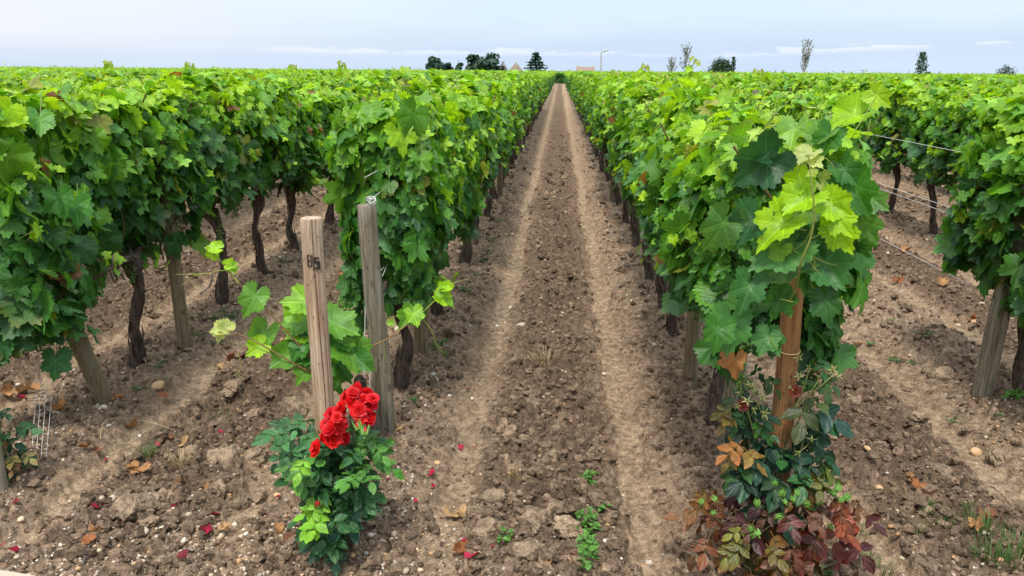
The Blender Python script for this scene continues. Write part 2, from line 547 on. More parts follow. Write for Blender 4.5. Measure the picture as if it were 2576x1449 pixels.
def build_ground():
    ys = [1.15]
    while ys[-1] < 4000:
        ys.append(ys[-1] * (1.0036 if ys[-1] < 12 else 1.008 if ys[-1] < 60 else 1.05))
    ys = np.array(ys)
    ts = np.linspace(-1.02, 0.9, 820)
    X = ys[:, None] * ts[None, :] + 0.0
    Y = np.repeat(ys[:, None], len(ts), 1)
    z, (rut, mid, berm, head, apron, l2, l3) = ground_parts(X.ravel(), Y.ravel())
    base = np.array((.39, .288, .2))
    c = np.repeat(base[None], len(z), 0)
    def lay(w, col):
        nonlocal c
        c = c * (1 - w[:, None]) + np.array(col) * w[:, None]
    x, y = X.ravel(), Y.ravel()
    lay(berm * .9, (.400, .297, .208))
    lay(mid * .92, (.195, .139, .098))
    lay(head * .85, (.455, .342, .240))
    lay(rut * .92, (.510, .385, .262))
    lay(apron * .9, (.50, .39, .28))
    damp = np.clip(fbm(x * 1.3, y * 1.3, 55, 3) * 1.4, 0, 1) * (1 - rut)
    lay(damp * .30, (.30, .215, .15))
    far = 1 / (1 + np.exp(-(y - 108) / 3))
    lay(far, (.08, .13, .03))
    mb = MB()
    nr, nc = X.shape
    idx = np.arange(nr * nc).reshape(nr, nc)
    f = np.stack((idx[:-1, :-1], idx[:-1, 1:], idx[1:, 1:], idx[1:, :-1]), -1).reshape(-1, 4)
    mb.add(np.stack((x, y, z), 1), f, c)
    # plain soil behind and beside the surveyed field
    S = 4000
    rim_l, rim_r = (ys[:, None] * np.array([[ts[0], 1]])), (ys[:, None] * np.array([[ts[-1], 1]]))
    for rim, sx in ((rim_l, -1), (rim_r, 1)):
        rz = ground_parts(rim[:, 0], rim[:, 1])[0]
        inner = np.column_stack((rim, rz))
        outer = np.column_stack((np.full(len(rim), sx * S), rim[:, 1], np.minimum(rz, -.02)))
        n = len(rim)
        fi = np.array([[k, k + 1, n + k + 1, n + k] if sx > 0 else [n + k, n + k + 1, k + 1, k] for k in range(n - 1)])
        fi = fi[:, ::-1] if sx > 0 else fi[:, ::-1]
        mb.add(np.concatenate((inner, outer)), fi, (.20, .16, .10))
    row0 = np.column_stack((X[0], Y[0], z[:nc]))
    back = np.column_stack((np.linspace(-S, S, nc), np.full(nc, -S), np.full(nc, -.02)))
    fi = np.array([[k, nc + k, nc + k + 1, k + 1] for k in range(nc - 1)])
    mb.add(np.concatenate((row0, back)), fi, (.30, .23, .16))
    tri = np.array([[X[0, 0], Y[0, 0], z[0]], [-S, Y[0, 0], -.02], [-S, -S, -.02]])
    mb.add(tri, [[0, 1, 2]], (.3, .23, .16))
    tri = np.array([[X[0, -1], Y[0, -1], z[nc - 1]], [S, -S, -.02], [S, Y[0, 0], -.02]])
    mb.add(tri, [[0, 1, 2]], (.3, .23, .16))
    o = mb.build('ground', M['soil'])
    tag(o, 'bare brown vineyard soil with clods and two tyre ruts', kind='structure')


build_ground()

# pale concrete edging that just enters the near left corner
def build_kerb():
    a, b = gp(-420, 1460), gp(95, 1460)
    a, b = a + np.array((0, .055, 0)), b + np.array((0, .03, 0))
    a[1] = b[1] + .09
    mb = MB()
    h = .03
    pts = [(a[0], a[1]), (b[0] + .02, b[1] - .02), (b[0] + .02, b[1] - .3), (a[0], a[1] - .4)]
    v = [(x, y, -.08) for x, y in pts] + [(x, y, h - .012) for x, y in pts]
    cx, cy = np.mean(pts, 0)
    v += [(x + (cx - x) * .02, y + (cy - y) * .06, h) for x, y in pts]
    f = [[k, (k + 1) % 4, 4 + (k + 1) % 4, 4 + k][::-1] for k in range(4)] + [[4 + k, 4 + (k + 1) % 4, 8 + (k + 1) % 4, 8 + k][::-1] for k in range(4)] + [[8, 9, 10, 11][::-1]]
    o = mb.add(v, f) or mb.build('kerb', M['concrete'], smooth=False)
    tag(o, 'pale concrete kerb end at the edge of the gritty verge', kind='structure')


build_kerb()

# ---------------------------------------------------------------- leaf shapes
def leaf_outline(n, lobe=1.0, serr=.05, asym=0.0, r=None):
    half = [(0, 1.0), (9, .93), (20, .86 - .10 * lobe), (29, .80 - .16 * lobe), (38, .84 - .05 * lobe), (52, .92), (64, .86), (76, .80 - .09 * lobe), (84, .77 - .14 * lobe), (94, .79 - .05 * lobe), (112, .82), (132, .77), (150, .68), (165, .54), (173, .34), (180, .10)]
    a = np.array([h[0] for h in half], float); rr = np.array([h[1] for h in half])
    th = np.linspace(-180, 180, n, endpoint=False)
    rad = np.interp(np.abs(th), a, rr)
    ser = np.array((1.0, .1, -1.0))[np.arange(n) % 3] * serr if n >= 36 else np.where(np.arange(n) % 2 == 0, serr, -serr)
    ser = ser * (np.abs(th) < 165)
    rad = rad * (1 + ser + asym * np.sin(np.radians(th)))
    th = np.radians(th)
    return np.stack((np.sin(th) * rad * 1.02, np.cos(th) * rad), 1)


def leaf_template(n=36, lobe=1.0, serr=.05, fold=.25, droop=.25, wave=.06, seed=0, rings=True):
    r = np.random.default_rng(seed)
    out = leaf_outline(n, lobe, serr, r.normal(0, .05))
    ph = r.uniform(0, 6.28, 3)
    def lift(p):
        x, y = p[:, 0], p[:, 1]
        rad = np.hypot(x, y); th = np.arctan2(x, y)
        z = fold * np.abs(x) ** 1.3 - droop * np.sign(y) * np.abs(y) ** 1.7 * .8 - .15 * droop * x * x
        z = z + wave * rad ** 2 * (np.sin(3 * th + ph[0]) + .7 * np.sin(5 * th + ph[1])) + .05 * rad * np.sin(th + ph[2])
        return np.column_stack((x, y, z))
    if rings:
        m = n // 3
        inner = out[::3] * .5
        P = np.concatenate(([[0, 0]], inner, out))
        F = [[0, 1 + (k + 1) % m, 1 + k] for k in range(m)]
        for k in range(m):
            i0, i1 = 1 + k, 1 + (k + 1) % m
            o = [1 + m + (3 * k + j) % n for j in range(4)]
            F += [[i0, o[1], o[0]], [i0, i1, o[1]], [i1, o[2], o[1]], [i1, o[3], o[2]]]
    else:
        P = np.concatenate(([[0, 0]], out))
        F = [[0, 1 + (k + 1) % n, 1 + k] for k in range(n)]
    return lift(P), np.array(F), np.column_stack((P, np.zeros(len(P))))


NEAR = [leaf_template(72, rng.uniform(.2, 2.3), rng.uniform(.055, .085), rng.uniform(-.3, .6), rng.uniform(-.1, .65), rng.uniform(.05, .17), s) for s in range(18)]
BENT = [tuple((np.asarray(q) * (.84, 1, 1) if i == 0 else q) for i, q in enumerate(leaf_template(72, rng.uniform(.2, 1.3), .065, rng.uniform(.15, .75), rng.uniform(.1, .7), rng.uniform(.06, .14), 30 + s))) for s in range(8)]
MIDL = [leaf_template(18, rng.uniform(.6, 2.0), .07, rng.uniform(-.15, .4), rng.uniform(0, .45), .08, 50 + s, False) for s in range(8)]
FARL = [leaf_template(6, .5, .0, rng.uniform(-.1, .35), rng.uniform(0, .4), .08, 80 + s, False) for s in range(6)]
DRYL = [leaf_template(36, rng.uniform(.4, 1.4), .07, rng.uniform(.4, 1.1), rng.uniform(-.5, .7), rng.uniform(.12, .24), 120 + s) for s in range(8)]


def frames(normal, tip):
    n = unit(normal)
    t = tip - n * np.sum(tip * n, -1, keepdims=True)
    t = unit(t)
    x = np.cross(t, n)
    return np.stack((x, t, n), -1)


def scatter(mb, temps, pos, nrm, tip, size, col, mat=0, pick=None, edge=None):
    pos = np.asarray(pos, float)
    n = len(pos)
    if n == 0: return
    Rm = frames(np.asarray(nrm, float), np.asarray(tip, float))
    size = np.broadcast_to(np.asarray(size, float), (n,))
    col = np.broadcast_to(np.asarray(col, float), (n, 3))
    pick = rng.integers(0, len(temps), n) if pick is None else pick
    for k, (V, F, U) in enumerate(temps):
        s = np.where(pick == k)[0]
        if len(s) == 0: continue
        W = np.einsum('nij,vj->nvi', Rm[s], V) * size[s][:, None, None] + pos[s][:, None, :]
        nv = len(V)
        ff = (F[None] + (np.arange(len(s)) * nv)[:, None, None]).reshape(-1, F.shape[1])
        cc = np.repeat(col[s][:, None, :], nv, 1)
        if edge is not None:
            rr = np.clip(np.linalg.norm(U[:, :2], axis=1), 0, 1)[None, :, None] ** 3
            cc = cc * (1 - rr * .45) + np.asarray(edge)[s][:, None, :] * rr * .45
        mb.add(W.reshape(-1, 3), ff, cc.reshape(-1, 3), np.repeat(U[None], len(s), 0).reshape(-1, 3), mat)


def tube(mb, pts, radii, nseg=8, col=(1, 1, 1), mat=0, cap=True, ridge=None):
    pts = np.asarray(pts, float)
    n = len(pts)
    radii = np.broadcast_to(np.asarray(radii, float), (n,))
    tan = unit(np.gradient(pts, axis=0))
    ref = np.array((1.0, .13, .07)) if abs(tan[0][0]) < .8 else np.array((.1, 1.0, .07))
    V = []
    u = unit(ref - tan[0] * np.dot(ref, tan[0]))
    th = np.linspace(0, 2 * np.pi, nseg, endpoint=False)
    for k in range(n):
        u = unit(u - tan[k] * np.dot(u, tan[k]))
        w = np.cross(tan[k], u)
        rr = radii[k] * (np.ones(nseg) if ridge is None else ridge(th, k / (n - 1)))
        V.append(pts[k] + (np.cos(th) * rr)[:, None] * u + (np.sin(th) * rr)[:, None] * w)
    V = np.concatenate(V)
    F = []
    for k in range(n - 1):
        for j in range(nseg):
            a, b = k * nseg + j, k * nseg + (j + 1) % nseg
            F.append((a, b, b + nseg, a + nseg))
    c = np.asarray(col, float)
    if c.ndim == 2: c = np.repeat(c, nseg, 0)
    mb.add(V, F, c, None, mat)
    if cap:
        for k, flip in ((0, True), (n - 1, False)):
            ring = V[k * nseg:(k + 1) * nseg]
            ctr = ring.mean(0)
            ff = [[j, (j + 1) % nseg, nseg] for j in range(nseg)]
            if flip: ff = [f[::-1] for f in ff]
            mb.add(np.vstack((ring, ctr)), ff, c if c.ndim == 1 else c[0 if flip else -1], None, mat)


def spline(pts, n=12):
    pts = np.asarray(pts, float)
    if len(pts) == 2: return pts[0] + (pts[1] - pts[0]) * np.linspace(0, 1, n)[:, None]
    P = np.vstack((2 * pts[0] - pts[1], pts, 2 * pts[-1] - pts[-2]))
    out = []
    segs = len(pts) - 1
    for s in np.linspace(0, segs - 1e-6, n):
        k = int(s); t = s - k
        p0, p1, p2, p3 = P[k:k + 4]
        out.append(.5 * ((2 * p1) + (-p0 + p2) * t + (2 * p0 - 5 * p1 + 4 * p2 - p3) * t * t + (-p0 + 3 * p1 - 3 * p2 + p3) * t ** 3))
    return np.array(out)


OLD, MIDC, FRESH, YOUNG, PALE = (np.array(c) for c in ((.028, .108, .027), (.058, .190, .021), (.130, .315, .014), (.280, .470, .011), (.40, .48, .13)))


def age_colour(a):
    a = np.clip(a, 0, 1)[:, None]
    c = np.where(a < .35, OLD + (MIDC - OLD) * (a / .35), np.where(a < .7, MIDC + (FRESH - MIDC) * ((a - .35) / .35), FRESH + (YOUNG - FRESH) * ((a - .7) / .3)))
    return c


def petioles(mb, base, to, col, mat=1):
    n = len(base)
    d = unit(to - base)
    s = unit(np.cross(d, np.array((.3, .2, 1.0)))) * .0013
    q = np.cross(d, s)
    V = np.stack((base + s, base - .5 * s + .87 * q, base - .5 * s - .87 * q, to + s, to - .5 * s + .87 * q, to - .5 * s - .87 * q), 1).reshape(-1, 3)
    F0 = np.array(((0, 1, 4, 3), (1, 2, 5, 4), (2, 0, 3, 5)))
    F = (F0[None] + (np.arange(n) * 6)[:, None, None]).reshape(-1, 4)
    mb.add(V, F, np.repeat(np.broadcast_to(col, (n, 3)), 6, 0), None, mat)


def canopy(mb, y0, y1, n, z0=.62, z1=1.39, w=.172, seed=0, end0=False, end1=False, temps=None, tops=True, shoots=6, sizef=1.0, bottom=None):
    """leaves of one trellised vine, the row running along local y"""
    temps = temps or NEAR
    r = np.random.default_rng(seed)
    L = y1 - y0
    # ---- side walls
    n = int(n * 1.45)
    ns = int(n * .68)
    side = np.where(r.random(ns) < .5, -1.0, 1.0)
    y = r.uniform(y0, y1, ns)
    q = r.random(ns) ** .92
    low = z0 + .11 * vnoise(y * 4.1 + seed, side * 3.1, seed) if bottom is None else bottom(y, side)
    yn = np.abs((y - (y0 + y1) / 2) / (L / 2)) if L < 1.3 and not end0 else np.zeros(ns)
    low = low + .22 * yn ** 3
    z = low + (z1 - low) * q
    bulge = w * (.74 + .42 * np.sin(np.pi * np.clip(q * .93 + .05, 0, 1))) + .075 * vnoise(y * 3.3 + 5 * side, z * 3.3 + seed, seed + 3) + .03 * vnoise(y * 9, z * 9 + side, seed + 5) - w * .52 * yn ** 3
    depth = np.abs(r.normal(0, .06, ns)) * (r.random(ns) < .65)
    x = side * np.maximum(.02, bulge - depth)
    pos = np.column_stack((x, y, z))
    nrm = np.column_stack((side * (1.0 + r.normal(0, .35, ns)), r.normal(0, .65, ns), .5 + r.normal(0, .5, ns)))
    tip = np.column_stack((side * r.uniform(0, .55, ns), r.normal(0, .55, ns), -1.0 + r.normal(0, .25, ns)))
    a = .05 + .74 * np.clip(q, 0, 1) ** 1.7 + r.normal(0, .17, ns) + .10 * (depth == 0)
    s = np.clip(np.exp(r.normal(-2.85, .36, ns)), .022, .108) * (1 - .28 * np.clip((q - .75) / .25, 0, 1))
    # ---- crest
    nt = int(n * .22)
    yt = r.uniform(y0, y1, nt); xt = r.uniform(-1, 1, nt) * w * .95
    zt = z1 + .10 * vnoise(yt * 3.1, xt * 4, seed + 9) + r.normal(0, .035, nt) - .25 * (xt / w) ** 2 * .3
    p2 = np.column_stack((xt, yt, zt))
    n2 = np.column_stack((r.normal(0, .5, nt) + xt / w * .5, r.normal(0, .5, nt), np.ones(nt)))
    an = r.uniform(0, 6.28, nt)
    t2 = np.column_stack((np.cos(an), np.sin(an), r.normal(-.35, .35, nt)))
    a2 = .84 + r.normal(0, .2, nt)
    s2 = np.clip(r.normal(.056, .018, nt), .022, .09)
    # ---- inner filling so that no daylight shows through
    ni = n - ns - nt
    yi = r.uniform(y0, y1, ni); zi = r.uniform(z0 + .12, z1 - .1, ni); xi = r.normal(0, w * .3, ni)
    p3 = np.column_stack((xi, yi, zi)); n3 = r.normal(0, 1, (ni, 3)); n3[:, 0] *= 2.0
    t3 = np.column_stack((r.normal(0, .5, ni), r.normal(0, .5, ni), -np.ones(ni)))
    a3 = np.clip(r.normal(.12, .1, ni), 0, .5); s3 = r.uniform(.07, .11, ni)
    P = [pos, p2, p3]; NN = [nrm, n2, n3]; T = [tip, t2, t3]; A = [a, a2, a3]; S = [s, s2, s3]
    # ---- end walls of a row
    for on, ye, sg in ((end0, y0, -1.0), (end1, y1, 1.0)):
        if not on: continue
        ne = int(n * .17 * 1.1 / max(L, .8))
        ze = r.uniform(z0 + .02, z1, ne); xe = r.uniform(-1, 1, ne) * w * 1.05
        yy = np.full(ne, ye) + sg * (.05 * vnoise(xe * 5, ze * 4, seed + 31) + .02) - sg * np.abs(r.normal(0, .04, ne))
        P.append(np.column_stack((xe, yy, ze)))
        NN.append(np.column_stack((xe / w * .7 + r.normal(0, .4, ne), sg * np.ones(ne), .45 + r.normal(0, .35, ne))))
        T.append(np.column_stack((r.normal(0, .5, ne), sg * r.uniform(0, .4, ne), -np.ones(ne))))
        qe = (ze - z0) / (z1 - z0)
        A.append(.12 + .55 * qe ** 2 + r.normal(0, .15, ne)); S.append(np.clip(r.normal(.066, .018, ne), .03, .105))
    # ---- short side shoots with small fresh leaves poking out
    for k in range(int(9 * L / 1.1)):
        sd = 1 if r.random() < .5 else -1
        yc, zc = r.uniform(y0, y1), r.uniform(z0 + .05, z1 - .05)
        c = np.array((sd * (w * 1.12 + .05), yc, zc))
        m = int(r.integers(3, 7))
        P.append(c + r.normal(0, .035, (m, 3))); NN.append(np.column_stack((sd * np.ones(m) * .7, r.normal(0, .6, m), .5 + r.normal(0, .5, m))))
        T.append(np.column_stack((sd * .5 * np.ones(m), r.normal(0, .7, m), r.normal(-.4, .6, m)))); A.append(np.clip(r.normal(.82, .14, m), .5, 1)); S.append(r.uniform(.02, .048, m))
    P, NN, T, A, S = (np.concatenate(v) for v in (P, NN, T, A, S))
    C = age_colour(A) * r.uniform(.82, 1.2, (len(A), 1))
    C[:, 2] *= r.uniform(.75, 1.35, len(A))
    u = r.random(len(A))
    k = (u > .90) & (u < .965)
    C[k] = C[k] * 1.15 + (.030, .040, .034)  # random leaves turned paler and bluish, a sheen put into the colour
    C[u < .005] = (.20, .085, .03)
    C[(u > .012) & (u < .024)] = (.22, .24, .03)
    E = C * (1.15, 1.1, .9)
    k = u > .985
    E[k] = (.24, .12, .03)
    k = (u > .97) & (u < .985)
    E[k] = (.16, .05, .03)
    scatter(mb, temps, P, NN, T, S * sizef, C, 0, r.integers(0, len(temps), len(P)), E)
    if temps is NEAR:
        inner = P * (.72, 1, 1) + np.column_stack((np.zeros(len(P)), r.normal(0, .02, len(P)), -.035 + r.normal(0, .02, len(P))))
        petioles(mb, P, inner, (.13, .14, .035))
        for k in range(int(9 * L / 1.1)):
            yk = r.uniform(y0, y1)
            tube(mb, spline([(r.normal(0, .03), yk * .8, z0 + .05), (r.normal(0, .08), yk + r.normal(0, .05), .9), (r.normal(0, .12), yk + r.normal(0, .1), z1)], 6), .0042, 5, (.10, .075, .03), 1, False)
    # ---- shoot tips standing above the crest
    for k in range(shoots):
        b = np.array((r.uniform(-w * .7, w * .7), r.uniform(y0, y1), z1 - .06))
        h = r.uniform(.07, .16) if r.random() < .88 else r.uniform(.16, .25)
        ln = r.normal(0, .28, 2)
        mid = b + (ln[0] * h * .35, ln[1] * h * .35, h * .6)
        end = b + (ln[0] * h, ln[1] * h, h)
        pts = spline([b, mid, end], 7)
        tube(mb, pts, np.linspace(.0035, .0014, 7), 5, (.13, .17, .035), 1, False)
        m = 6 if h > .16 else 5
        tt = np.linspace(.3, 1, m)
        pp = np.array([pts[int(v * 6)] for v in tt])
        an = np.arange(m) * 2.6 + r.uniform(0, 6)
        out = np.column_stack((np.cos(an), np.sin(an), np.full(m, .15)))
        off = out * (.035 * (1.15 - tt))[:, None]
        sz = np.interp(tt, (.3, 1), (.052, .017)) * r.uniform(.8, 1.2, m)
        cc = np.array([YOUNG * (1 - v) + (PALE * .7 + YOUNG * .3) * v for v in tt]) * r.uniform(.85, 1.1, (m, 1))
        scatter(mb, temps, pp + off, np.column_stack((out[:, :2] * -.25 + r.normal(0, .25, (m, 2)), np.ones(m))), out + (0, 0, -.35), sz, cc, 0)
        if temps is NEAR:
            petioles(mb, pp, pp + off, (.16, .2, .04))
            for j in range(2):
                a0 = pts[int(r.integers(3, 7))]
                dv = r.normal(0, 1, 3); dv[2] = abs(dv[2]) * .5
                dv = unit(dv) * r.uniform(.06, .12)
                tube(mb, spline([a0, a0 + dv * .6 + (0, 0, .015), a0 + dv + (0, 0, -.015), a0 + dv * 1.05 + (.012, .006, -.03)], 8), .0009, 4, (.2, .25, .05), 1, False)


# ---------------------------------------------------------------- vine trunks and grapes
def make_trunk(seed, h=.60, arms=True):
    r = np.random.default_rng(seed)
    mb = MB()
    k = 22
    zz = np.linspace(-.06, h, k)
    ph = r.uniform(0, 6.28, 4)
    amp = r.uniform(.012, .035)
    lean = r.normal(0, .05, 2)
    pts = np.column_stack((lean[0] * zz / h + amp * np.sin(zz * 7 + ph[0]) + .008 * np.sin(zz * 19 + ph[1]),
                           lean[1] * zz / h + amp * np.sin(zz * 6 + ph[2]) + .008 * np.sin(zz * 17 + ph[3]), zz))
    pts[:, :2] -= pts[1, :2]
    s = np.linspace(0, 1, k)
    base_r = r.uniform(.030, .040)
    rad = base_r * (1.28 - .55 * np.minimum(s * 2.2, 1) + .12 * np.sin(s * 14 + ph[1]) + .75 * np.clip((s - .78) / .22, 0, 1))
    tw = r.uniform(2, 5)

    def ridge(th, t):
        a = th + tw * t
        return 1 + .16 * np.sin(3 * a + ph[0] + 3 * t) + .12 * np.sin(7 * a + 5 * t + ph[2]) + .08 * np.sin(13 * a - 9 * t) + .06 * np.sin(31 * t + 2 * a)
    tube(mb, pts, rad, 26, ridge=ridge)
    head = pts[-1]
    if arms:
        for sg in (-1, 1):
            e = head + np.array((r.normal(0, .02), sg * r.uniform(.32, .5), r.uniform(-.02, .06)))
            tube(mb, spline([head + (0, 0, -.03), head + (r.normal(0, .02), sg * .12, .05), e], 9), np.linspace(.024, .008, 9), 10, ridge=ridge)
        for j in range(3):
            d = np.array((r.normal(0, .05), r.normal(0, .06), r.uniform(.04, .09)))
            tube(mb, spline([head, head + d], 4), np.linspace(.017, .008, 4), 8, ridge=ridge)
        # strips of peeling bark
        for j in range(14):
            i = int(r.integers(3, k - 4)); an = r.uniform(0, 6.28)
            o = np.array((math.cos(an), math.sin(an), 0)) * rad[i] * 1.12
            p0 = pts[i] + o; p1 = pts[i + 3] + o * 1.06
            tube(mb, spline([p0, (p0 + p1) / 2 + o * .12, p1], 5), np.array((.001, .0035, .004, .003, .001)), 4)
    return mb.mesh('trunk', M['bark'])


ICO = {}


def ico(level):
    if level in ICO: return ICO[level]
    import bmesh
    bm = bmesh.new()
    bmesh.ops.create_icosphere(bm, subdivisions=level, radius=1)
    bm.verts.ensure_lookup_table()
    V = np.array([v.co[:] for v in bm.verts]); F = np.array([[v.index for v in f.verts] for f in bm.faces])
    bm.free()
    ICO[level] = (V, F)
    return V, F


def make_bunch(seed, n=46, L=.12):
    r = np.random.default_rng(seed)
    V, F = ico(1)
    mb = MB()
    for k in range(n):
        t = r.random() ** .8
        rad = .030 * (1 - .75 * t) + .004
        an = r.uniform(0, 6.28); q = math.sqrt(r.random())
        c = np.array((math.cos(an) * rad * q, math.sin(an) * rad * q, -.02 - t * L))
        s = r.uniform(.0048, .0068)
        mb.add(V * s + c, F, np.array((.085, .17, .022)) * r.uniform(.75, 1.25))
    tube(mb, [(0, 0, .03), (0, 0, -.02), (0, 0, -L)], .0016, 5, (.14, .18, .05))
    return mb.mesh('grape_bunch', M['berry'])


TRUNKS = [make_trunk(200 + k) for k in range(9)]
BUNCHES = [make_bunch(300 + k) for k in range(4)]


def make_foliage(seed, y0=-.56, y1=.56, n=560, **kw):
    mb = MB()
    canopy(mb, y0, y1, n, seed=seed, **kw)
    return mb.mesh('foliage', [M['vine_leaf'], M['shoot']])


FOL = [make_foliage(400 + k) for k in range(9)]
FOL_SHORT = [make_foliage(440 + k, n=470, shoots=4) for k in range(2)]

ROW_PHRASE = {}


def row_name(side, k):
    return ('%s row %s of the track' % (ordinal(k + 1), 'left' if side < 0 else 'right'))


def vine(x, y, label, fol, trunk, rz=0.0, bunches=2, seed=0, trunk_rz=None):
    r = np.random.default_rng(9000 + seed)
    z = gz(x, y) - .01
    root = empty('grapevine', (x, y, z), 0)
    tag(root, label, 'grapevine', 'grapevines trained along the wires')
    f_ = link('foliage', fol, root, rot=(0, 0, rz))
    f_.scale = (r.uniform(.92, 1.1), 1, r.uniform(.96, 1.04))
    link('trunk', trunk, root, rot=(0, 0, r.choice((0, math.pi)) + r.normal(0, .15) if trunk_rz is None else trunk_rz))
    for k in range(bunches):
        sx = r.choice((-1, 1))
        link('grape_bunch', BUNCHES[int(r.integers(0, 4))], root, loc=(sx * r.uniform(.10, .20), r.uniform(-.4, .4), r.uniform(.56, .70)), scale=r.uniform(.85, 1.15))
    return root


# rows: positions of the vines along each row (surveyed at the near ends, regular beyond)
SPACING = 1.1
ROW_END = 100.0


def row_positions(side, k):
    start = {(-1, 0): [3.70, 4.90, 6.36, 7.52, 8.6, 9.7], (-1, 1): [3.90, 5.06, 5.85, 6.62, 7.7, 8.8], (1, 0): [3.36, 4.66, 5.15, 6.0, 7.15, 8.25, 9.35],
             (1, 1): [3.78, 6.95, 8.05], (1, 2): [3.6, 4.7, 5.8, 6.9, 8.0, 9.1]}.get((side, k), [3.5 + .37 * ((k * 7) % 3)])
    ys = list(start)
    while ys[-1] + SPACING < ROW_END:
        ys.append(ys[-1] + SPACING + .06 * math.sin(len(ys) * 12.9 + k))
    return ys


ALL = []
for side, rows in ((-1, ROWS_L), (1, ROWS_R)):
    for k, X in enumerate(rows):
        for j, Y in enumerate(row_positions(side, k)):
            lo, hi = -.86 * Y - 1.6, .66 * Y + 1.6
            if not (lo < X < hi): continue
            d = math.hypot(X, Y)
            vis = (1.1 * abs(X) / d + .35) if k == 0 else (.85 if k == 1 and Y < 11 else .42 / (1 + .10 * k) * (1 if k < 3 else .8))
            ALL.append((vis / d ** 2, side, k, j, X, Y))
ALL.sort(reverse=True)
CHOSEN = {(a[1], a[2], a[3]) for a in ALL[:300]}
SPECIAL = {(1, 0, 0), (-1, 0, 0), (-1, 1, 0), (1, 1, 0), (-1, 1, 1), (1, 0, 1), (1, 0, 2), (1, 1, 1), (-1, 0, 1)}
cnt = 0
for sc, side, k, j, X, Y in ALL[:300]:
    if (side, k, j) in SPECIAL: continue
    lab = 'leafy grapevine, %s from the near end of the %s' % (ordinal(j + 1), row_name(side, k))
    cnt += 1
    vine(X, Y, lab, FOL[cnt % len(FOL)], TRUNKS[(cnt * 5) % len(TRUNKS)], rz=math.pi * (cnt // len(FOL) % 2), bunches=2 if Y < 14 and k < 3 else 0, seed=cnt)

# the vines at the near ends have their own crowns
xL1, xL2, xR1, xR2 = ROWS_L[0], ROWS_L[1], ROWS_R[0], ROWS_R[1]
vine(xL1, 3.70, 'grapevine with crown hanging beside the weathered wired post, behind the red roses',
     make_foliage(501, -.30, .62, 620, z0=.50, z1=1.38, w=.19, end0=True, shoots=7), TRUNKS[1], bunches=1, seed=901)
vine(xL1, 4.90, 'leafy grapevine, second full crown of the first row left of the track',
     make_foliage(502, -.58, .60, 560, w=.195), TRUNKS[2], bunches=2, seed=902)
vine(xL2, 3.90, 'grapevine with thick headed trunk and crown draped over the leaning post',
     make_foliage(503, -1.02, .60, 1050, z0=.45, z1=1.45, w=.185, end0=True, shoots=9,
                  bottom=lambda y, s: .62 - .22 * np.clip((-.42 - y) / .25, 0, 1) + .13 * np.exp(-((y + .38) / .10) ** 2) + .10 * vnoise(y * 5, s * 2, 12)), make_trunk(611, .62), bunches=2, seed=903)
vine(xL2, 5.06, 'grapevine with crooked S-bent trunk, second in the second row left of the track',
     make_foliage(504, -.58, .50, 560, z0=.72), make_trunk(613, .64), bunches=2, seed=904)
vine(xR1, 3.36, 'grapevine with large bright crown spilling over the orange rose post',
     make_foliage(505, -.88, .62, 1350, z0=.64, z1=1.37, w=.21, end0=True, shoots=14, 
                  bottom=lambda y, s: .66 + .07 * vnoise(y * 5, s * 2, 15), sizef=.9), TRUNKS[4], bunches=2, seed=905)
vine(xR1, 4.66, 'leafy grapevine, second from the near end of the first row right of the track',
     make_foliage(506, -.66, .25, 520, z0=.64, w=.20), TRUNKS[5], bunches=1, seed=906)
vine(xR1, 5.15, 'leafy grapevine, third from the near end of the first row right of the track',
     make_foliage(507, -.25, .45, 400, z0=.62), TRUNKS[6], bunches=1, seed=907)
vine(xR2 + .09, 3.78, 'grapevine with dense crown above the brown post before the gap in its row',
     make_foliage(508, -.50, .46, 720, z0=.54, z1=1.41, w=.20, end0=True, end1=True, shoots=5,
                  bottom=lambda y, s: .52 + .08 * vnoise(y * 5, s * 2, 18)), TRUNKS[7], bunches=3, seed=908)
vine(xR2, 6.95, 'leafy grapevine just beyond the gap in the second row right of the track',
     make_foliage(509, -.55, .56, 560, end0=True), TRUNKS[8], bunches=2, seed=909)


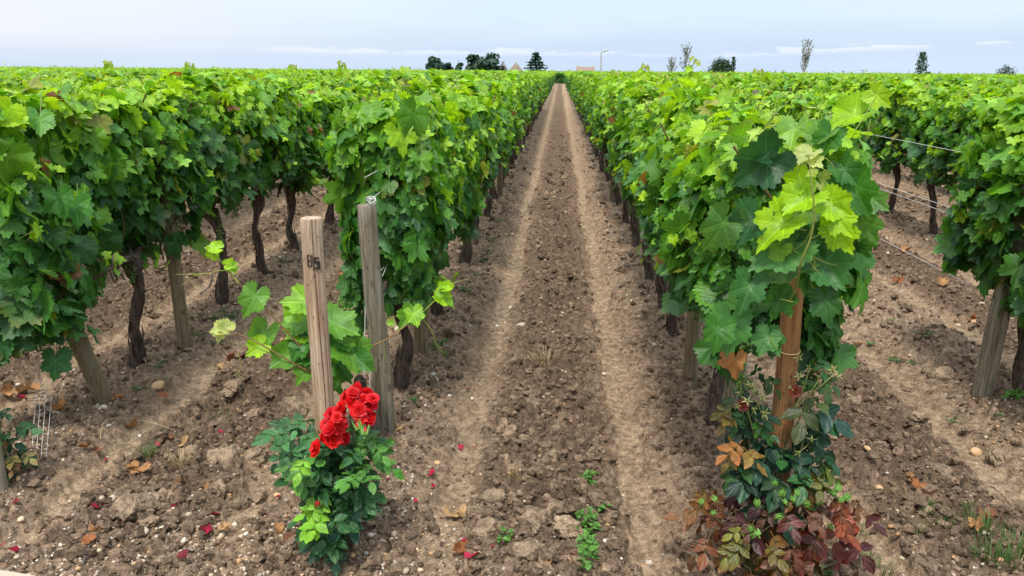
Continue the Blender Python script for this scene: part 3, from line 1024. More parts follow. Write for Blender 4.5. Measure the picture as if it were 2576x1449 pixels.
# ---------------------------------------------------------------- the rest of the vineyard as one mass
def build_mass():
    mb = MB()
    r = np.random.default_rng(77)
    P, NN, T, A, S, D = [], [], [], [], [], []
    for sc, side, k, j, X, Y in ALL[300:]:
        d = math.hypot(X, Y)
        n = int(np.interp(d, (12, 25, 45, 80, 110), (330, 240, 130, 70, 48)))
        aisle = k == 0
        s0 = float(np.interp(d, (12, 30, 60, 110), (.070, .080, .095, .115)))
        # sides
        m = int(n * .55)
        sd = np.where(r.random(m) < (.5 if not aisle else (.2 if side < 0 else .8)), -1., 1.)
        hz_ = .10 * float(vnoise(np.array([X * .7]), np.array([Y * .45]), 71)[0])
        zl = .5 if aisle else (.75 if d < 25 else .95)
        z = r.uniform(zl, 1.42 + hz_, m); y = r.uniform(-.56, .56, m)
        x = sd * (.21 + .06 * vnoise((Y + y) * 3, z * 3 + X, 8) - np.abs(r.normal(0, .03, m)))
        P.append(np.column_stack((X + x, Y + y, z))); NN.append(np.column_stack((sd * 1.0, r.normal(0, .5, m), .42 + r.normal(0, .4, m))))
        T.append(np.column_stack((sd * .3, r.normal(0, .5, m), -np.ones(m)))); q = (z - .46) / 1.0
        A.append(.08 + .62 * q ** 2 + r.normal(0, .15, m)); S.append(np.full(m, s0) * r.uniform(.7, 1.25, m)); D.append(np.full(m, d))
        m = n - m
        x = r.uniform(-.26, .26, m); y = r.uniform(-.56, .56, m)
        z = 1.41 + hz_ + .09 * vnoise((Y + y) * 2.7, X + x * 3, 9) + r.normal(0, .05, m)
        P.append(np.column_stack((X + x, Y + y, z))); NN.append(np.column_stack((r.normal(0, .5, m), r.normal(0, .5, m), np.ones(m))))
        an = r.uniform(0, 6.28, m); T.append(np.column_stack((np.cos(an), np.sin(an), r.normal(-.3, .35, m))))
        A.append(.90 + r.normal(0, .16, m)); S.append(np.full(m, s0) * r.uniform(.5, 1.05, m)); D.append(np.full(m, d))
        # a shoot tip or two
        if r.random() < .75:
            m = 5
            b = np.array((X + r.uniform(-.2, .2), Y + r.uniform(-.5, .5), 1.44 + hz_)); h = np.linspace(.02, r.uniform(.08, .26), m)
            P.append(b + np.column_stack((r.normal(0, .025, m), r.normal(0, .025, m), h))); NN.append(r.normal(0, 1, (m, 3))); T.append(np.column_stack((r.normal(0, 1, m), r.normal(0, 1, m), r.normal(0, .5, m))))
            A.append(np.full(m, .95)); S.append(np.full(m, s0 * .5)); D.append(np.full(m, d))
    # a block of cross rows that closes the track, and more rows out to the edge of the plateau
    def band(n, xf, y0, y1, zlo, size, dist):
        Yb = r.uniform(y0, y1, n); Xb = xf(Yb)
        z = r.uniform(zlo, 1.42, n) + r.normal(0, .04, n)
        P.append(np.column_stack((Xb, Yb, z))); NN.append(np.column_stack((r.normal(0, .5, n), r.normal(-.5, .6, n), .6 + r.random(n))))
        T.append(np.column_stack((r.normal(0, 1, n), r.normal(0, .5, n), r.normal(-.5, .5, n))))
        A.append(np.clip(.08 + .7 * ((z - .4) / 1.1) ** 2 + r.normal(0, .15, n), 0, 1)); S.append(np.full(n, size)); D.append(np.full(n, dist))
    band(2600, lambda Y: r.uniform(-3.5, 3.8, len(Y)), 103, 103.6, .12, .13, 103)
    band(12000, lambda Y: r.uniform(-86, 68, len(Y)), 103, 103.7, .9, .17, 103)
    for y0 in np.arange(105, 200, 4.0):
        band(2600, lambda Y: r.uniform(-.86 * y0, .68 * y0, len(Y)), y0, y0 + .8, 1.1, .19, y0)
    for y0 in np.arange(205, 330, 14.0):
        band(2600, lambda Y: r.uniform(-.86 * y0, .68 * y0, len(Y)), y0, y0 + .8, 1.0, .3, y0)
    P, NN, T, A, S, D = (np.concatenate(v) for v in (P, NN, T, A, S, D))
    gap = (vnoise(P[:, 0] * 1.9, P[:, 1] * 1.1, 404) > -.45) | (r.random(len(P)) < .35) | (P[:, 2] < 1.2)
    P, NN, T, A, S, D = (v[gap] for v in (P, NN, T, A, S, D))
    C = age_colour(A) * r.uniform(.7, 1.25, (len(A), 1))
    near = D < 34
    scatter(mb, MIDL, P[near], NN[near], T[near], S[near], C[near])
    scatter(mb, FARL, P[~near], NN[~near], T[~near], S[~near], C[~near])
    # trunks along the two rows that line the track
    for sc, side, k, j, X, Y in ALL[300:]:
        if k == 0: tube(mb, [(X, Y, -.05), (X + r.normal(0, .02), Y, .3), (X, Y, .62)], (.04, .03, .035), 6, (.05, .038, .03), 1, False)
    o = mb.build('vineyard', [M['far_leaf'], M['shoot']])
    tag(o, 'rows of vines stretching to the horizon as one green mass', kind='stuff')


build_mass()


# ---------------------------------------------------------------- posts and wires
def post(x, y, h, rad, mat, label, lean=(0, 0), group='wooden posts of the vine rows', taper=.92, seed=0, name='wooden_post', groove=None, tilt_cut=0.0, z=None):
    r = np.random.default_rng(700 + seed)
    mb = MB()
    n = 26
    s = np.linspace(0, 1, n)
    zz = -.10 + (h + .10) * s
    top = np.array((lean[0] * h, lean[1] * h))
    wob = .0035
    ph = r.uniform(0, 6.28, 4)
    pts = np.column_stack((top[0] * zz / h + wob * np.sin(zz * 5 + ph[0]), top[1] * zz / h + wob * np.sin(zz * 4 + ph[1]), zz))
    rr = rad * (1 + (taper - 1) * s) * (1 + .02 * np.sin(zz * 9 + ph[2]) + .015 * np.sin(zz * 23 + ph[3]))

    def ridge(th, t):
        a = 1 + .012 * np.sin(2 * th + ph[0] + t) + .012 * np.sin(5 * th + ph[1] + 3 * t) + .008 * np.sin(17 * th + 6 * t)
        if groove:
            for g0, g1, tA, tB, dep, wd in groove:
                c = g0 + (g1 - g0) * t
                k = np.clip((t - tA) / .05, 0, 1) * np.clip((tB - t) / .05, 0, 1)
                dd = np.angle(np.exp(1j * (th - c)))
                a = a - dep * k * np.exp(-(dd / wd) ** 2)
        return a
    # chamfered top
    pts = np.vstack((pts, pts[-1] + (0, 0, .004))); rr = np.append(rr, rr[-1] * .93)
    tube(mb, pts, rr, 130 if groove else 28, ridge=ridge)
    zb = gz(x, y) if z is None else z
    o = mb.build(name, mat, loc=(x, y, zb - .005))
    return tag(o, label, 'post', group)


def ring_tie(parent, z, rad, col, cx=0.0, cy=0.0, thick=.0025, high=1, name='tie', tail=True, tilt=0.0):
    mb = MB()
    th = np.linspace(0, 2 * np.pi, 33)
    for k in range(high):
        tube(mb, np.column_stack((cx + np.cos(th) * rad, cy + np.sin(th) * rad, z + k * thick * 1.7 + tilt * np.sin(th))), thick, 6, col, 0, False)
    if tail: tube(mb, spline([(cx - rad, cy - .3 * rad, z), (cx - rad - .012, cy - .3 * rad, z + .004)], 3), thick * 1.8, 6, col)
    return mb.build(name, M['tie'], parent)


# the pale rose post with the branded mark
pB = gp(829, 1330)
top = at(785, 540, pB[1] - .0)
HB = top[2] - pB[2]
RP_L = post(pB[0], pB[1], HB, .0355, M['wood_pale'], 'pale stripped post rising from the red rose bush, with a black brand mark',
            lean=((top[0] - pB[0]) / HB, 0), seed=1, taper=.93,
            groove=[(-.98, -1.34, .42, 1.02, .30, .05), (-.84, -.90, .84, 1.02, .14, .14), (-1.5, -1.7, .05, .40, .22, .06), (-.5, -.7, .1, .7, .14, .07), (-1.95, -1.85, .3, .9, .12, .06)])


def brand_mark():
    """burnt characters wrapped on the front of the post: a boxed A, a bar, a heavy 5"""
    mb = MB()
    h = HB
    def stroke(u0, z0, u1, z1, w=.0028):
        # u: metres around the post from the front line facing the viewer, z: height
        a, b = np.array((u0, z0)), np.array((u1, z1))
        d = unit(b - a); nrm = np.array((-d[1], d[0])) * w / 2
        k = 6
        out = []
        for t in np.linspace(0, 1, k):
            p = a + (b - a) * t
            for sg in (-1, 1):
                q = p + nrm * sg
                for rad in (.0330, .0372):
                    an = math.atan2(-pB[1], -pB[0]) + q[0] / .0352
                    zc = q[1]
                    cx = RPX * zc / h
                    out.append((cx + math.cos(an) * rad, math.sin(an) * rad, zc))
        out = np.array(out)
        f = []
        for i in range(k - 1):
            o = i * 4
            f += [[o + 1, o + 3, o + 7, o + 5], [o, o + 4, o + 6, o + 2], [o, o + 1, o + 5, o + 4], [o + 2, o + 6, o + 7, o + 3]]
        f += [[0, 2, 3, 1], [4 * k - 4, 4 * k - 3, 4 * k - 1, 4 * k - 2]]
        mb.add(out, f, (.02, .017, .016))
    z0 = HB - .112
    x = -.0225
    stroke(x, z0, x, z0 - .037); stroke(x, z0, x + .011, z0 - .002); stroke(x + .011, z0 - .002, x + .011, z0 - .039); stroke(x, z0 - .017, x + .011, z0 - .018); stroke(x, z0 - .036, x + .011, z0 - .039)
    stroke(x + .0145, z0 + .004, x + .018, z0 - .052, .0024)
    x = -.0015
    stroke(x, z0 - .008, x + .017, z0 - .012, .004); stroke(x + .0015, z0 - .008, x + .0025, z0 - .028, .005); stroke(x + .002, z0 - .026, x + .015, z0 - .024, .006)
    stroke(x + .014, z0 - .022, x + .016, z0 - .044, .006); stroke(x + .001, z0 - .043, x + .017, z0 - .046, .0055)
    return mb.build('brand_mark', M['paint'], RP_L, smooth=False)


RPX = (top[0] - pB[0])
brand_mark()
zt = .40
ring_tie(RP_L, zt, .0405, (.62, .06, .03), RPX * zt / HB, 0, .0032, 2, name='plastic_tie')

# weathered end post with wires
p2 = gp(970, 1085)
t2 = at(924, 520, p2[1] - .03)
EP_L = post(p2[0], p2[1], t2[2] - p2[2], .0425, M['wood_grey'], 'weathered grey post with wires tied round its top, beside the red roses',
            lean=((t2[0] - p2[0]) / (t2[2] - p2[2]), -.03), seed=2, groove=[(-1.65, -1.75, .68, 1.02, .12, .04), (-1.9, -1.55, .45, .72, .10, .04), (-.7, -.9, .2, .6, .07, .05)])
# orange rose post on the right
p3 = gp(1948, 1400)
t3 = at(2003, 590, p3[1] + .02)
OP_R = post(p3[0], p3[1], t3[2] - p3[2], .0365, M['wood_orange'], 'orange-brown post wrapped by vine leaves above the bronze rose bush',
            lean=((t3[0] - p3[0]) / t3[2], .02), seed=3, groove=[(-1.9, -1.8, .2, .55, .10, .04), (-1.3, -1.35, .0, .4, .08, .04)], taper=.88)
for zq, tl in ((1.10, .006), (.76, .004)):
    lx = (t3[0] - p3[0]) * zq / t3[2]
    ring_tie(OP_R, zq, .0358, (.55, .36, .16), lx, .02 * zq, .0021, 1, tail=False, tilt=tl)
# leaning end post of the second left row, and of the second right row
p4 = gp(266, 1012)
post(p4[0], p4[1], .98, .043, M['wood_olive'], 'olive-brown end post leaning towards the camera beside the thick-headed vine', lean=(-.05, -.30), seed=4)
p5 = gp(2472, 992)
post(p5[0], p5[1], 1.2, .0475, M['wood_grey'], 'stout grey-brown post half hidden by the crown before the gap in its row', lean=(.02, -.02), seed=5,
     groove=[(-1.7, -1.8, .1, .6, .08, .04)])
p6 = gp(462, 866)
post(p6[0], p6[1], 1.25, .038, M['wood_olive'], 'olive stake standing between two dark trunks in the second row left of the track', seed=6, groove=[(-1.4, -1.45, 0, .6, .10, .04)])
p7 = gp(1063, 898)
post(p7[0], p7[1], 1.25, .042, M['wood_olive'], 'cracked olive stake between vines just behind the wired post', seed=7, groove=[(-1.75, -1.75, .0, .6, .14, .04)])
p8 = gp(1735, 965)
post(p8[0], p8[1], 1.25, .038, M['wood_olive'], 'olive stake under the right vines, left of the orange post', seed=8, groove=[(-1.5, -1.55, .0, .6, .10, .04)])
p9 = gp(1822, 1146)
post(p9[0], p9[1], .62, .036, M['wood_grey'], 'short pale grey stake close behind the orange post', lean=(.05, .02), seed=9, groove=[(-1.9, -1.9, .0, .9, .08, .05)])
p10 = gp(-6, 1225)
post(p10[0], p10[1], 1.0, .036, M['wood_grey'], 'grey rose post cut off by the left edge of the picture', seed=10)
k = 11
for side, row, X, y0 in ((-1, 0, xL1, 9.95), (1, 0, xR1, 9.75), (-1, 1, xL2, 9.6), (1, 1, xR2, 9.3)):
    nth = 2
    for Y in np.arange(y0, 40 if row == 0 else 15, 5.6):
        post(X + .05 * (-side), Y, 1.42, .036, M['wood_olive' if k % 2 else 'wood_grey'], 'thin wooden stake in the vines, %s stake of the %s' % (ordinal(nth), row_name(side, row)), seed=k)
        k += 1; nth += 1


def wire(pts, label, rad=.0015, name='trellis_wire', group='trellis wires', cat='wire', sag=False):
    mb = MB()
    tube(mb, pts, rad, 6)
    o = mb.build(name, M['wire'])
    return tag(o, label, cat, group)


for side, row, X, ys in ((-1, 0, xL1, p2[1]), (1, 0, xR1, 2.9), (-1, 1, xL2, 3.4), (1, 1, xR2, p5[1])):
    for hgt, nm in ((.52, 'lowest'), (.86, 'middle'), (.885, 'upper middle'), (1.22, 'topmost')):
        if nm == 'upper middle' and not (side > 0 and row == 1): continue
        dx = .03 if nm == 'upper middle' else 0
        wire([(X + dx, ys, hgt), (X + dx, 7, hgt - .01), (X + dx, 20, hgt), (X + dx, 38, hgt)], '%s galvanised trellis wire of the %s' % (nm, row_name(side, row)))

# guy wires of the wired post: knotted at its top, running down to an anchor in the soil behind the rose bush
def guys():
    topk = np.array((t2[0], p2[1] - .03, t2[2] + .012))
    mb = MB()
    th = np.linspace(0, 2 * np.pi * 5, 60)
    tube(mb, np.column_stack((topk[0] + .022 + .014 * np.cos(th) + .008 * np.sin(th * .37), topk[1] - .02 + .01 * np.sin(th * 1.3), topk[2] + .012 + .012 * np.sin(th) + .0004 * th)), .0017, 5)
    tube(mb, spline([topk + (.02, -.02, .02), at(990, 455, 3.75)], 5), .0018, 5)
    tag(mb.build('wire_knot', M['wire']), 'coiled wire knot on top of the weathered grey post', 'wire')
    anchor = gp(921, 1075) + (0, -.05, 0)
    for k, (a, Y0, nm) in enumerate((((921, 575), 3.27, 'longest'), ((937, 700), 3.29, 'middle'), ((955, 690), 3.30, 'rightmost'))):
        s = at(a[0], a[1], Y0)
        e = np.array((anchor[0] + .018 * k, anchor[1] - .02 + .012 * k, -.03))
        wire(spline([s, e], 4), '%s of three guy wires running down the weathered grey post' % nm, .0022, 'guy_wire', 'guy wires')
    for k, (a, b) in enumerate((((962, 695), (1004, 590)), ((958, 680), (1000, 640)))):
        wire(spline([at(*a, 3.31), at(*b, 3.62)], 4), ('bright' if k == 0 else 'faint') + ' wire slanting from the grey post into the vine leaves', .0016, 'trellis_wire', 'trellis wires')
    an = gp(66, 1188)
    for k, q in enumerate(((96, 952), (108, 948), (122, 946), (138, 945))):
        e = at(q[0], q[1] - 40, 3.25)
        wire(spline([np.array((an[0] + .02 * k, an[1], -.02)), e], 4), '%s guy wire in the fan left of the leaning end post' % ordinal(k + 1), .0009, 'guy_wire', 'guy wires')


def RP2x(z): return (t2[0] - p2[0]) / t2[2] * z


guys()


# ---------------------------------------------------------------- young vine and bright shoot leaves placed one by one
def px_leaf(mb, base, tip, Y, col, tilt=.25, roll=0.0, temps=BENT, mat=0, dY=0.0, width=1.0):
    a, b = at(base[0], base[1], Y), at(tip[0], tip[1], Y - dY)
    t = b - a
    size = np.linalg.norm(t) * .84
    view = unit(np.array((0, 0, CAM_H)) - a)
    side = unit(np.cross(unit(t), view))
    n = view + np.array((0, 0, 1)) * tilt + side * roll
    c = np.asarray(col) * rng.uniform(.93, 1.07)
    scatter(mb, temps, [a], [n], [t], [size], [c], mat, None, [c * (1.1, 1.06, .9)])
    return a


LG, BR, YB, MG, DG, CR = (.11, .27, .03), (.19, .39, .02), (.27, .48, .010), (.050, .175, .024), (.024, .095, .027), (.42, .48, .17)


def px_line(mb, pts, Y, r0, r1, col, n=14):
    Ys = Y if isinstance(Y, (list, tuple)) else [Y] * len(pts)
    p = spline([at(a[0], a[1], yy) for a, yy in zip(pts, Ys)], n)
    tube(mb, p, np.linspace(r0, r1, n), 6, col, 1, False)
    return p


def young_vine():
    Y = 2.92
    b = gp(862, 1080); b = np.array((xL1 - .02, 2.98, gz(xL1, 2.98)))
    root = empty('young_grapevine', b)
    tag(root, 'young vine with trailing pale green shoots tied behind the pale post', 'grapevine')
    off = np.array((-b[0], -b[1], -b[2]))
    mb = MB(); st = MB()
    stem = (.16, .085, .035); g = (.24, .30, .04)
    for base, tip, col, t, dy in (
        ((640, 745), (612, 800), LG, .8, .03), ((772, 762), (692, 748), BR, .4, .04), ((742, 790), (735, 745), BR, .2, .0),
        ((668, 838), (650, 895), LG, .9, .02), ((655, 872), (612, 900), YB, .3, .04), ((725, 895), (672, 935), LG, .7, .05),
        ((760, 835), (705, 805), BR, .5, .02), ((768, 800), (695, 825), LG, .8, .02), ((772, 850), (720, 880), MG, .6, .05),
        ((765, 870), (728, 915), MG, .7, .04), ((772, 935), (742, 975), LG, .6, .03), ((790, 880), (745, 945), MG, .7, .0),
        ((838, 815), (905, 812), LG, .8, .05), ((838, 850), (890, 880), BR, .6, .06), ((850, 870), (895, 915), LG, .7, .05),
        ((880, 885), (948, 905), LG, .8, .06), ((845, 905), (885, 965), MG, .7, .06), ((850, 925), (842, 985), LG, .6, .05),
        ((905, 905), (940, 940), MG, .6, .03), ((860, 840), (925, 850), MG, .5, .02), ((830, 960), (870, 990), MG, .5, .02),
        ((1030, 795), (1000, 835), LG, .9, .03), ((1040, 790), (1052, 832), BR, .8, .03), ((985, 812), (968, 812), BR, .6, .0),
        ((905, 860), (915, 885), BR, .5, .0), ((800, 845), (770, 815), MG, .6, -.03), ((830, 890), (800, 930), MG, .6, -.03),
    ):
        px_leaf(mb, base, tip, Y + rng.uniform(-.05, .05), col, t, rng.normal(0, .3), dY=dy)
    A = px_line(st, [(800, 925), (745, 860), (690, 800), (640, 745), (600, 712), (560, 665), (527, 625)], Y - .03, .0042, .0016, stem)
    px_line(st, [(600, 712), (575, 680), (545, 645), (527, 622)], Y - .035, .0026, .0016, g)
    B = px_line(st, [(800, 945), (740, 915), (680, 880), (625, 850), (565, 828)], Y - .05, .0045, .0018, stem)
    C = px_line(st, [(845, 905), (910, 880), (965, 858), (1020, 820), (1070, 780), (1125, 722)], [Y, Y, Y - .02, Y - .02, Y, Y], .0042, .0016, (.22, .13, .05))
    px_line(st, [(1070, 780), (1105, 745), (1135, 715)], Y, .0026, .0014, g)
    for base, tip, col in (((545, 625), (512, 628), YB), ((530, 640), (545, 615), YB), ((575, 665), (598, 655), YB), ((585, 672), (595, 690), BR),
                           ((570, 828), (540, 805), CR), ((565, 825), (575, 800), CR), ((560, 830), (525, 838), CR), ((555, 832), (552, 862), CR),
                           ((1120, 725), (1140, 705), YB), ((1128, 722), (1110, 705), YB), ((1110, 752), (1150, 770), YB), ((1105, 745), (1092, 728), BR), ((1125, 760), (1140, 775), BR)):
        px_leaf(mb, base, tip, Y - .03, col, .6, rng.normal(0, .4))
    for pts in ([(592, 690), (560, 680), (520, 688), (485, 695), (456, 718)], [(520, 688), (480, 690), (442, 690)], [(600, 885), (605, 920), (602, 945), (615, 955)], [(605, 930), (590, 945)],
                [(1060, 800), (1085, 830), (1100, 870), (1118, 890)], [(965, 860), (970, 900), (985, 925)], [(1130, 715), (1165, 705), (1180, 700)]):
        px_line(st, pts, Y - .04, .0013, .0007, g, 10)
    tr = MB()
    tube(tr, spline([(0, 0, -.08), (.02, .02, .10), (-.01, 0, .22), (.01, -.04, .34)], 12), np.linspace(.034, .024, 12), 18, ridge=lambda th, t: 1 + .15 * np.sin(3 * th + 9 * t) + .1 * np.sin(7 * th - 12 * t))
    tr.build('trunk', M['bark'], root)
    for m_, nm, mats in ((mb, 'foliage', [M['vine_leaf'], M['shoot']]), (st, 'shoot', [M['shoot'], M['shoot']])):
        m_.build(nm, mats, root, loc=off)


young_vine()


def bright_shoot():
    """leaves of the right-hand front vine that hang in front of the orange post"""
    Y = 2.12
    root = [o for o in bpy.data.objects if o.type == 'EMPTY' and o.get('label', '').startswith('grapevine with large bright crown')][0]
    off = -np.array(root.location)
    mb, st = MB(), MB()
    g, br = (.22, .27, .05), (.20, .15, .06)
    px_line(st, [(1985, 760), (2005, 715), (2015, 660), (2042, 590), (2048, 520), (2040, 450), (2034, 388)], [Y + .05, Y, Y - .05, Y - .06, Y - .07, Y - .06, Y - .04], .0045, .0018, (.17, .20, .04))
    for base, tip, col, t, dy, ro in (
        ((2036, 390), (2010, 392), CR, 1.8, .04, 0), ((2034, 388), (2040, 376), CR, 1.4, 0, 0), ((2044, 404), (2075, 424), CR, 1.5, .03, .3), ((2030, 392), (2012, 402), CR, 1.2, .02, 0),
        ((2015, 440), (1972, 450), (.36, .46, .06), .9, .04, .2), ((2012, 455), (1968, 478), YB, .5, .03, -.2),
        ((2030, 500), (1968, 514), YB, .9, .05, .1), ((2005, 545), (1952, 550), (.20, .36, .06), .8, .05, 0), ((1972, 566), (1898, 590), YB, .8, .06, .2),
        ((2075, 470), (2125, 492), (.36, .46, .12), 1.4, .06, .2), ((2090, 510), (2152, 548), YB, .6, .06, .3), ((2105, 550), (2146, 592), YB, .5, .06, .2), ((2108, 580), (2144, 648), YB, .3, .05, .4),
        ((1975, 625), (1872, 668), (.07, .20, .05), .8, .05, 0), ((1955, 630), (1912, 665), (.20, .36, .04), .5, .03, .3), ((1985, 660), (1880, 705), (.085, .22, .045), .7, .05, .1),
        ((1962, 755), (1938, 810), MG, .5, .03, -.1), ((1965, 750), (1995, 805), MG, .6, .03, .3), ((1930, 850), (1905, 905), (.05, .17, .035), .6, .03, -.2), ((1938, 850), (1965, 905), (.05, .17, .035), .6, .03, .2),
        ((1838, 815), (1830, 905), (.06, .19, .045), .5, .05, -.2), ((1805, 830), (1800, 900), MG, .4, .04, -.3), ((2080, 660), (2135, 745), (.05, .17, .045), .6, .06, .2), ((2060, 700), (2075, 770), MG, .5, .03, .0),
        ((2075, 755), (2082, 820), (.035, .125, .03), .6, .05, .2), ((2030, 700), (2025, 745), MG, .5, .0, .1), ((2050, 600), (2058, 660), DG, .3, -.04, 0), ((1885, 720), (1862, 790), (.04, .14, .035), .6, .05, -.2),
        ((1930, 405), (1878, 458), (.020, .082, .030), .5, .09, -.5), ((1925, 395), (1895, 358), (.022, .09, .030), .8, .02, -.2), ((1820, 560), (1788, 640), (.06, .16, .03), .3, .05, -.5), ((1895, 555), (1850, 615), DG, .6, .05, 0),
        ((2085, 345), (2065, 388), MG, .7, .05, -.2), ((2125, 425), (2158, 462), (.04, .15, .028), .7, .05, .3), ((2000, 325), (1985, 362), (.17, .35, .04), 1.5, .05, .3), ((2065, 345), (2020, 350), (.13, .28, .05), 1.2, .04, .2),
        ((2150, 292), (2100, 262), (.22, .42, .012), .9, .04, 0), ((2205, 240), (2238, 262), (.25, .44, .012), .4, .05, .2), ((2150, 470), (2190, 555), MG, .4, .05, .3), ((2195, 500), (2240, 530), (.10, .24, .05), .6, .05, .4),
        ((2175, 560), (2205, 620), (.08, .2, .035), .4, .05, .5),
    ):
        px_leaf(mb, base, tip, Y + (0 if col in (YB, CR) else .05) + rng.uniform(-.03, .03), col, t, ro, dY=dy)
    for pts in ([(2036, 395), (2015, 415), (2005, 440)], [(2045, 400), (2070, 395), (2090, 410), (2098, 425)], [(2045, 560), (2030, 600), (2005, 625), (1988, 628)], [(2035, 640), (2075, 660), (2105, 668)],
                [(2010, 690), (1985, 708), (1955, 712), (1935, 708)], [(2040, 620), (2050, 660), (2038, 700), (2045, 725)], [(2030, 650), (2062, 690), (2075, 700)],
                [(2050, 510), (2075, 500)], [(2045, 560), (2092, 548)], [(2040, 600), (2098, 573)], [(2030, 530), (2036, 500)], [(2028, 580), (1985, 570)], [(2025, 640), (1975, 625)], [(2010, 700), (1985, 660)],
                [(2150, 330), (2170, 300), (2205, 240)], [(2190, 300), (2180, 350)], [(1995, 760), (1962, 752)], [(1950, 870), (1935, 850)]):
        px_line(st, pts, Y + .01, .0018, .0011, g, 10)
    mb.build('foliage', [M['vine_leaf'], M['shoot']], root, loc=off)
    st.build('shoot', [M['shoot'], M['shoot']], root, loc=off)
    # green grapes and a withered leaf under it
    link('grape_bunch', BUNCHES[0], root, loc=tuple(at(1868, 835, 2.35) + off), scale=1.25)
    dl = MB()
    px_leaf(dl, (1850, 905), (1848, 955), 2.2, (.33, .15, .05), .2, .4, DRYL)
    tag(dl.build('withered_leaf', [M['dry_leaf']], root, loc=off), 'withered orange leaf')


bright_shoot()


def hanging_leaves():
    root = [o for o in bpy.data.objects if o.type == 'EMPTY' and o.get('label', '').startswith('grapevine with thick headed')][0]
    mb = MB()
    for base, tip, Y, col, t in (((140, 905), (135, 968), 3.05, (.035, .15, .03), .4), ((100, 300), (105, 350), 3.0, (.10, .27, .04), .6), ((65, 650), (70, 730), 2.98, (.04, .16, .03), .5), ((30, 820), (40, 880), 2.98, MG, .5),
                                 ((150, 500), (165, 555), 3.0, MG, .5), ((190, 520), (200, 580), 3.05, (.05, .19, .03), .5), ((40, 480), (30, 545), 2.95, DG, .4), ((110, 780), (115, 840), 3.0, MG, .5)):
        px_leaf(mb, base, tip, Y, col, t, rng.normal(0, .2), dY=.04)
        p, q = at(base[0], base[1], Y), at(base[0] + 5, base[1] - 60, Y + .1)
        tube(mb, spline([p, q], 4), .0016, 5, (.14, .16, .05), 1, False)
    mb.build('foliage', [M['vine_leaf'], M['shoot']], root, loc=-np.array(root.location))


hanging_leaves()


def tall_shoot():
    """the long shoot that stands against the sky on the right, plus smaller ones along the skyline"""
    roots = {o.get('label'): o for o in bpy.data.objects if o.type == 'EMPTY' and o.get('category') == 'grapevine'}
    def near(x, y):
        return min(roots.values(), key=lambda o: (o.location.x - x) ** 2 + (o.location.y - y) ** 2)
    for (x0, y0, x1, y1, Y, hosts) in ((1720, 255, 1748, 150, 5.2, None), (1600, 215, 1625, 168, 6.5, None), (860, 200, 862, 160, 8.5, None), (275, 180, 272, 158, 9.0, None), (480, 185, 478, 164, 10.0, None), (735, 190, 738, 168, 9.0, None), (1830, 225, 1805, 190, 5.5, None), (1680, 240, 1668, 188, 5.6, None), (1950, 210, 1905, 180, 6.0, None), (1560, 210, 1548, 182, 8.0, None)):
        p = at(x0, y0, Y)
        root = near(p[0], p[1])
        off = -np.array(root.location)
        mb = MB()
        pts = spline([at(x0, y0, Y), at((x0 + x1) / 2 - 3, (y0 + y1) / 2, Y), at(x1, y1, Y)], 9)
        tube(mb, pts, np.linspace(.004, .0015, 9), 5, (.20, .22, .04), 1, False)
        L = math.hypot(x1 - x0, y1 - y0)
        for q, sg, sz in ((.35, -1, .36), (.55, 1, .30), (.75, -1, .18), (.9, 1, .14), (1.0, -1, .12)):
            bx, by = x0 + (x1 - x0) * q, y0 + (y1 - y0) * q
            px_leaf(mb, (bx + sg * 6, by - 2), (bx + sg * (6 + sz * 85 * L / 105), by + 8), Y, YB if q < .8 else (.3, .36, .08), .5, rng.normal(0, .5))
        for q in (.5, .8):
            bx, by = x0 + (x1 - x0) * q, y0 + (y1 - y0) * q
            tube(mb, spline([at(bx, by, Y), at(bx + L * .2, by - L * .05, Y), at(bx + L * .32, by + L * .2, Y)], 7), .0009, 4, (.2, .25, .05), 1, False)
        mb.build('shoot', [M['vine_leaf'], M['shoot']], root, loc=off)


tall_shoot()


# ---------------------------------------------------------------- roses
def leaflet_template(seed, n=16):
    r = np.random.default_rng(seed)
    t = np.linspace(0, 1, n // 2 + 1)
    w = .30 * np.sin(np.pi * t ** .85) ** .8 * (1 + .05 * np.where(np.arange(len(t)) % 2, 1, -1))
    left = np.column_stack((-w, t)); right = np.column_stack((w, t))[::-1][1:-1]
    out = np.vstack((left, right))
    mid = np.column_stack((np.zeros(4), np.linspace(.12, .88, 4)))
    f, d, wv = r.uniform(.15, .6), r.uniform(-.05, .45), r.uniform(0, .05)
    P = np.vstack((out, mid))
    no = len(out)
    # fan each outline edge to the closest midrib vertex
    F = []
    idx = [no + int(np.clip(round(p[1] * 3.6 - .4), 0, 3)) for p in out]
    for k in range(no):
        k2 = (k + 1) % no
        F.append([k, idx[k], k2] if False else [k2, idx[k], k])
        if idx[k2] != idx[k]: F.append([k2, idx[k2], idx[k]])
    F = np.array([fc[::-1] for fc in F])
    z = f * np.abs(P[:, 0]) - d * P[:, 1] ** 2 * .6 + wv * np.sin(P[:, 1] * 15)
    return np.column_stack((P, z)), F, np.column_stack((P, np.zeros(len(P))))


LEAFLET = [leaflet_template(900 + k) for k in range(7)]


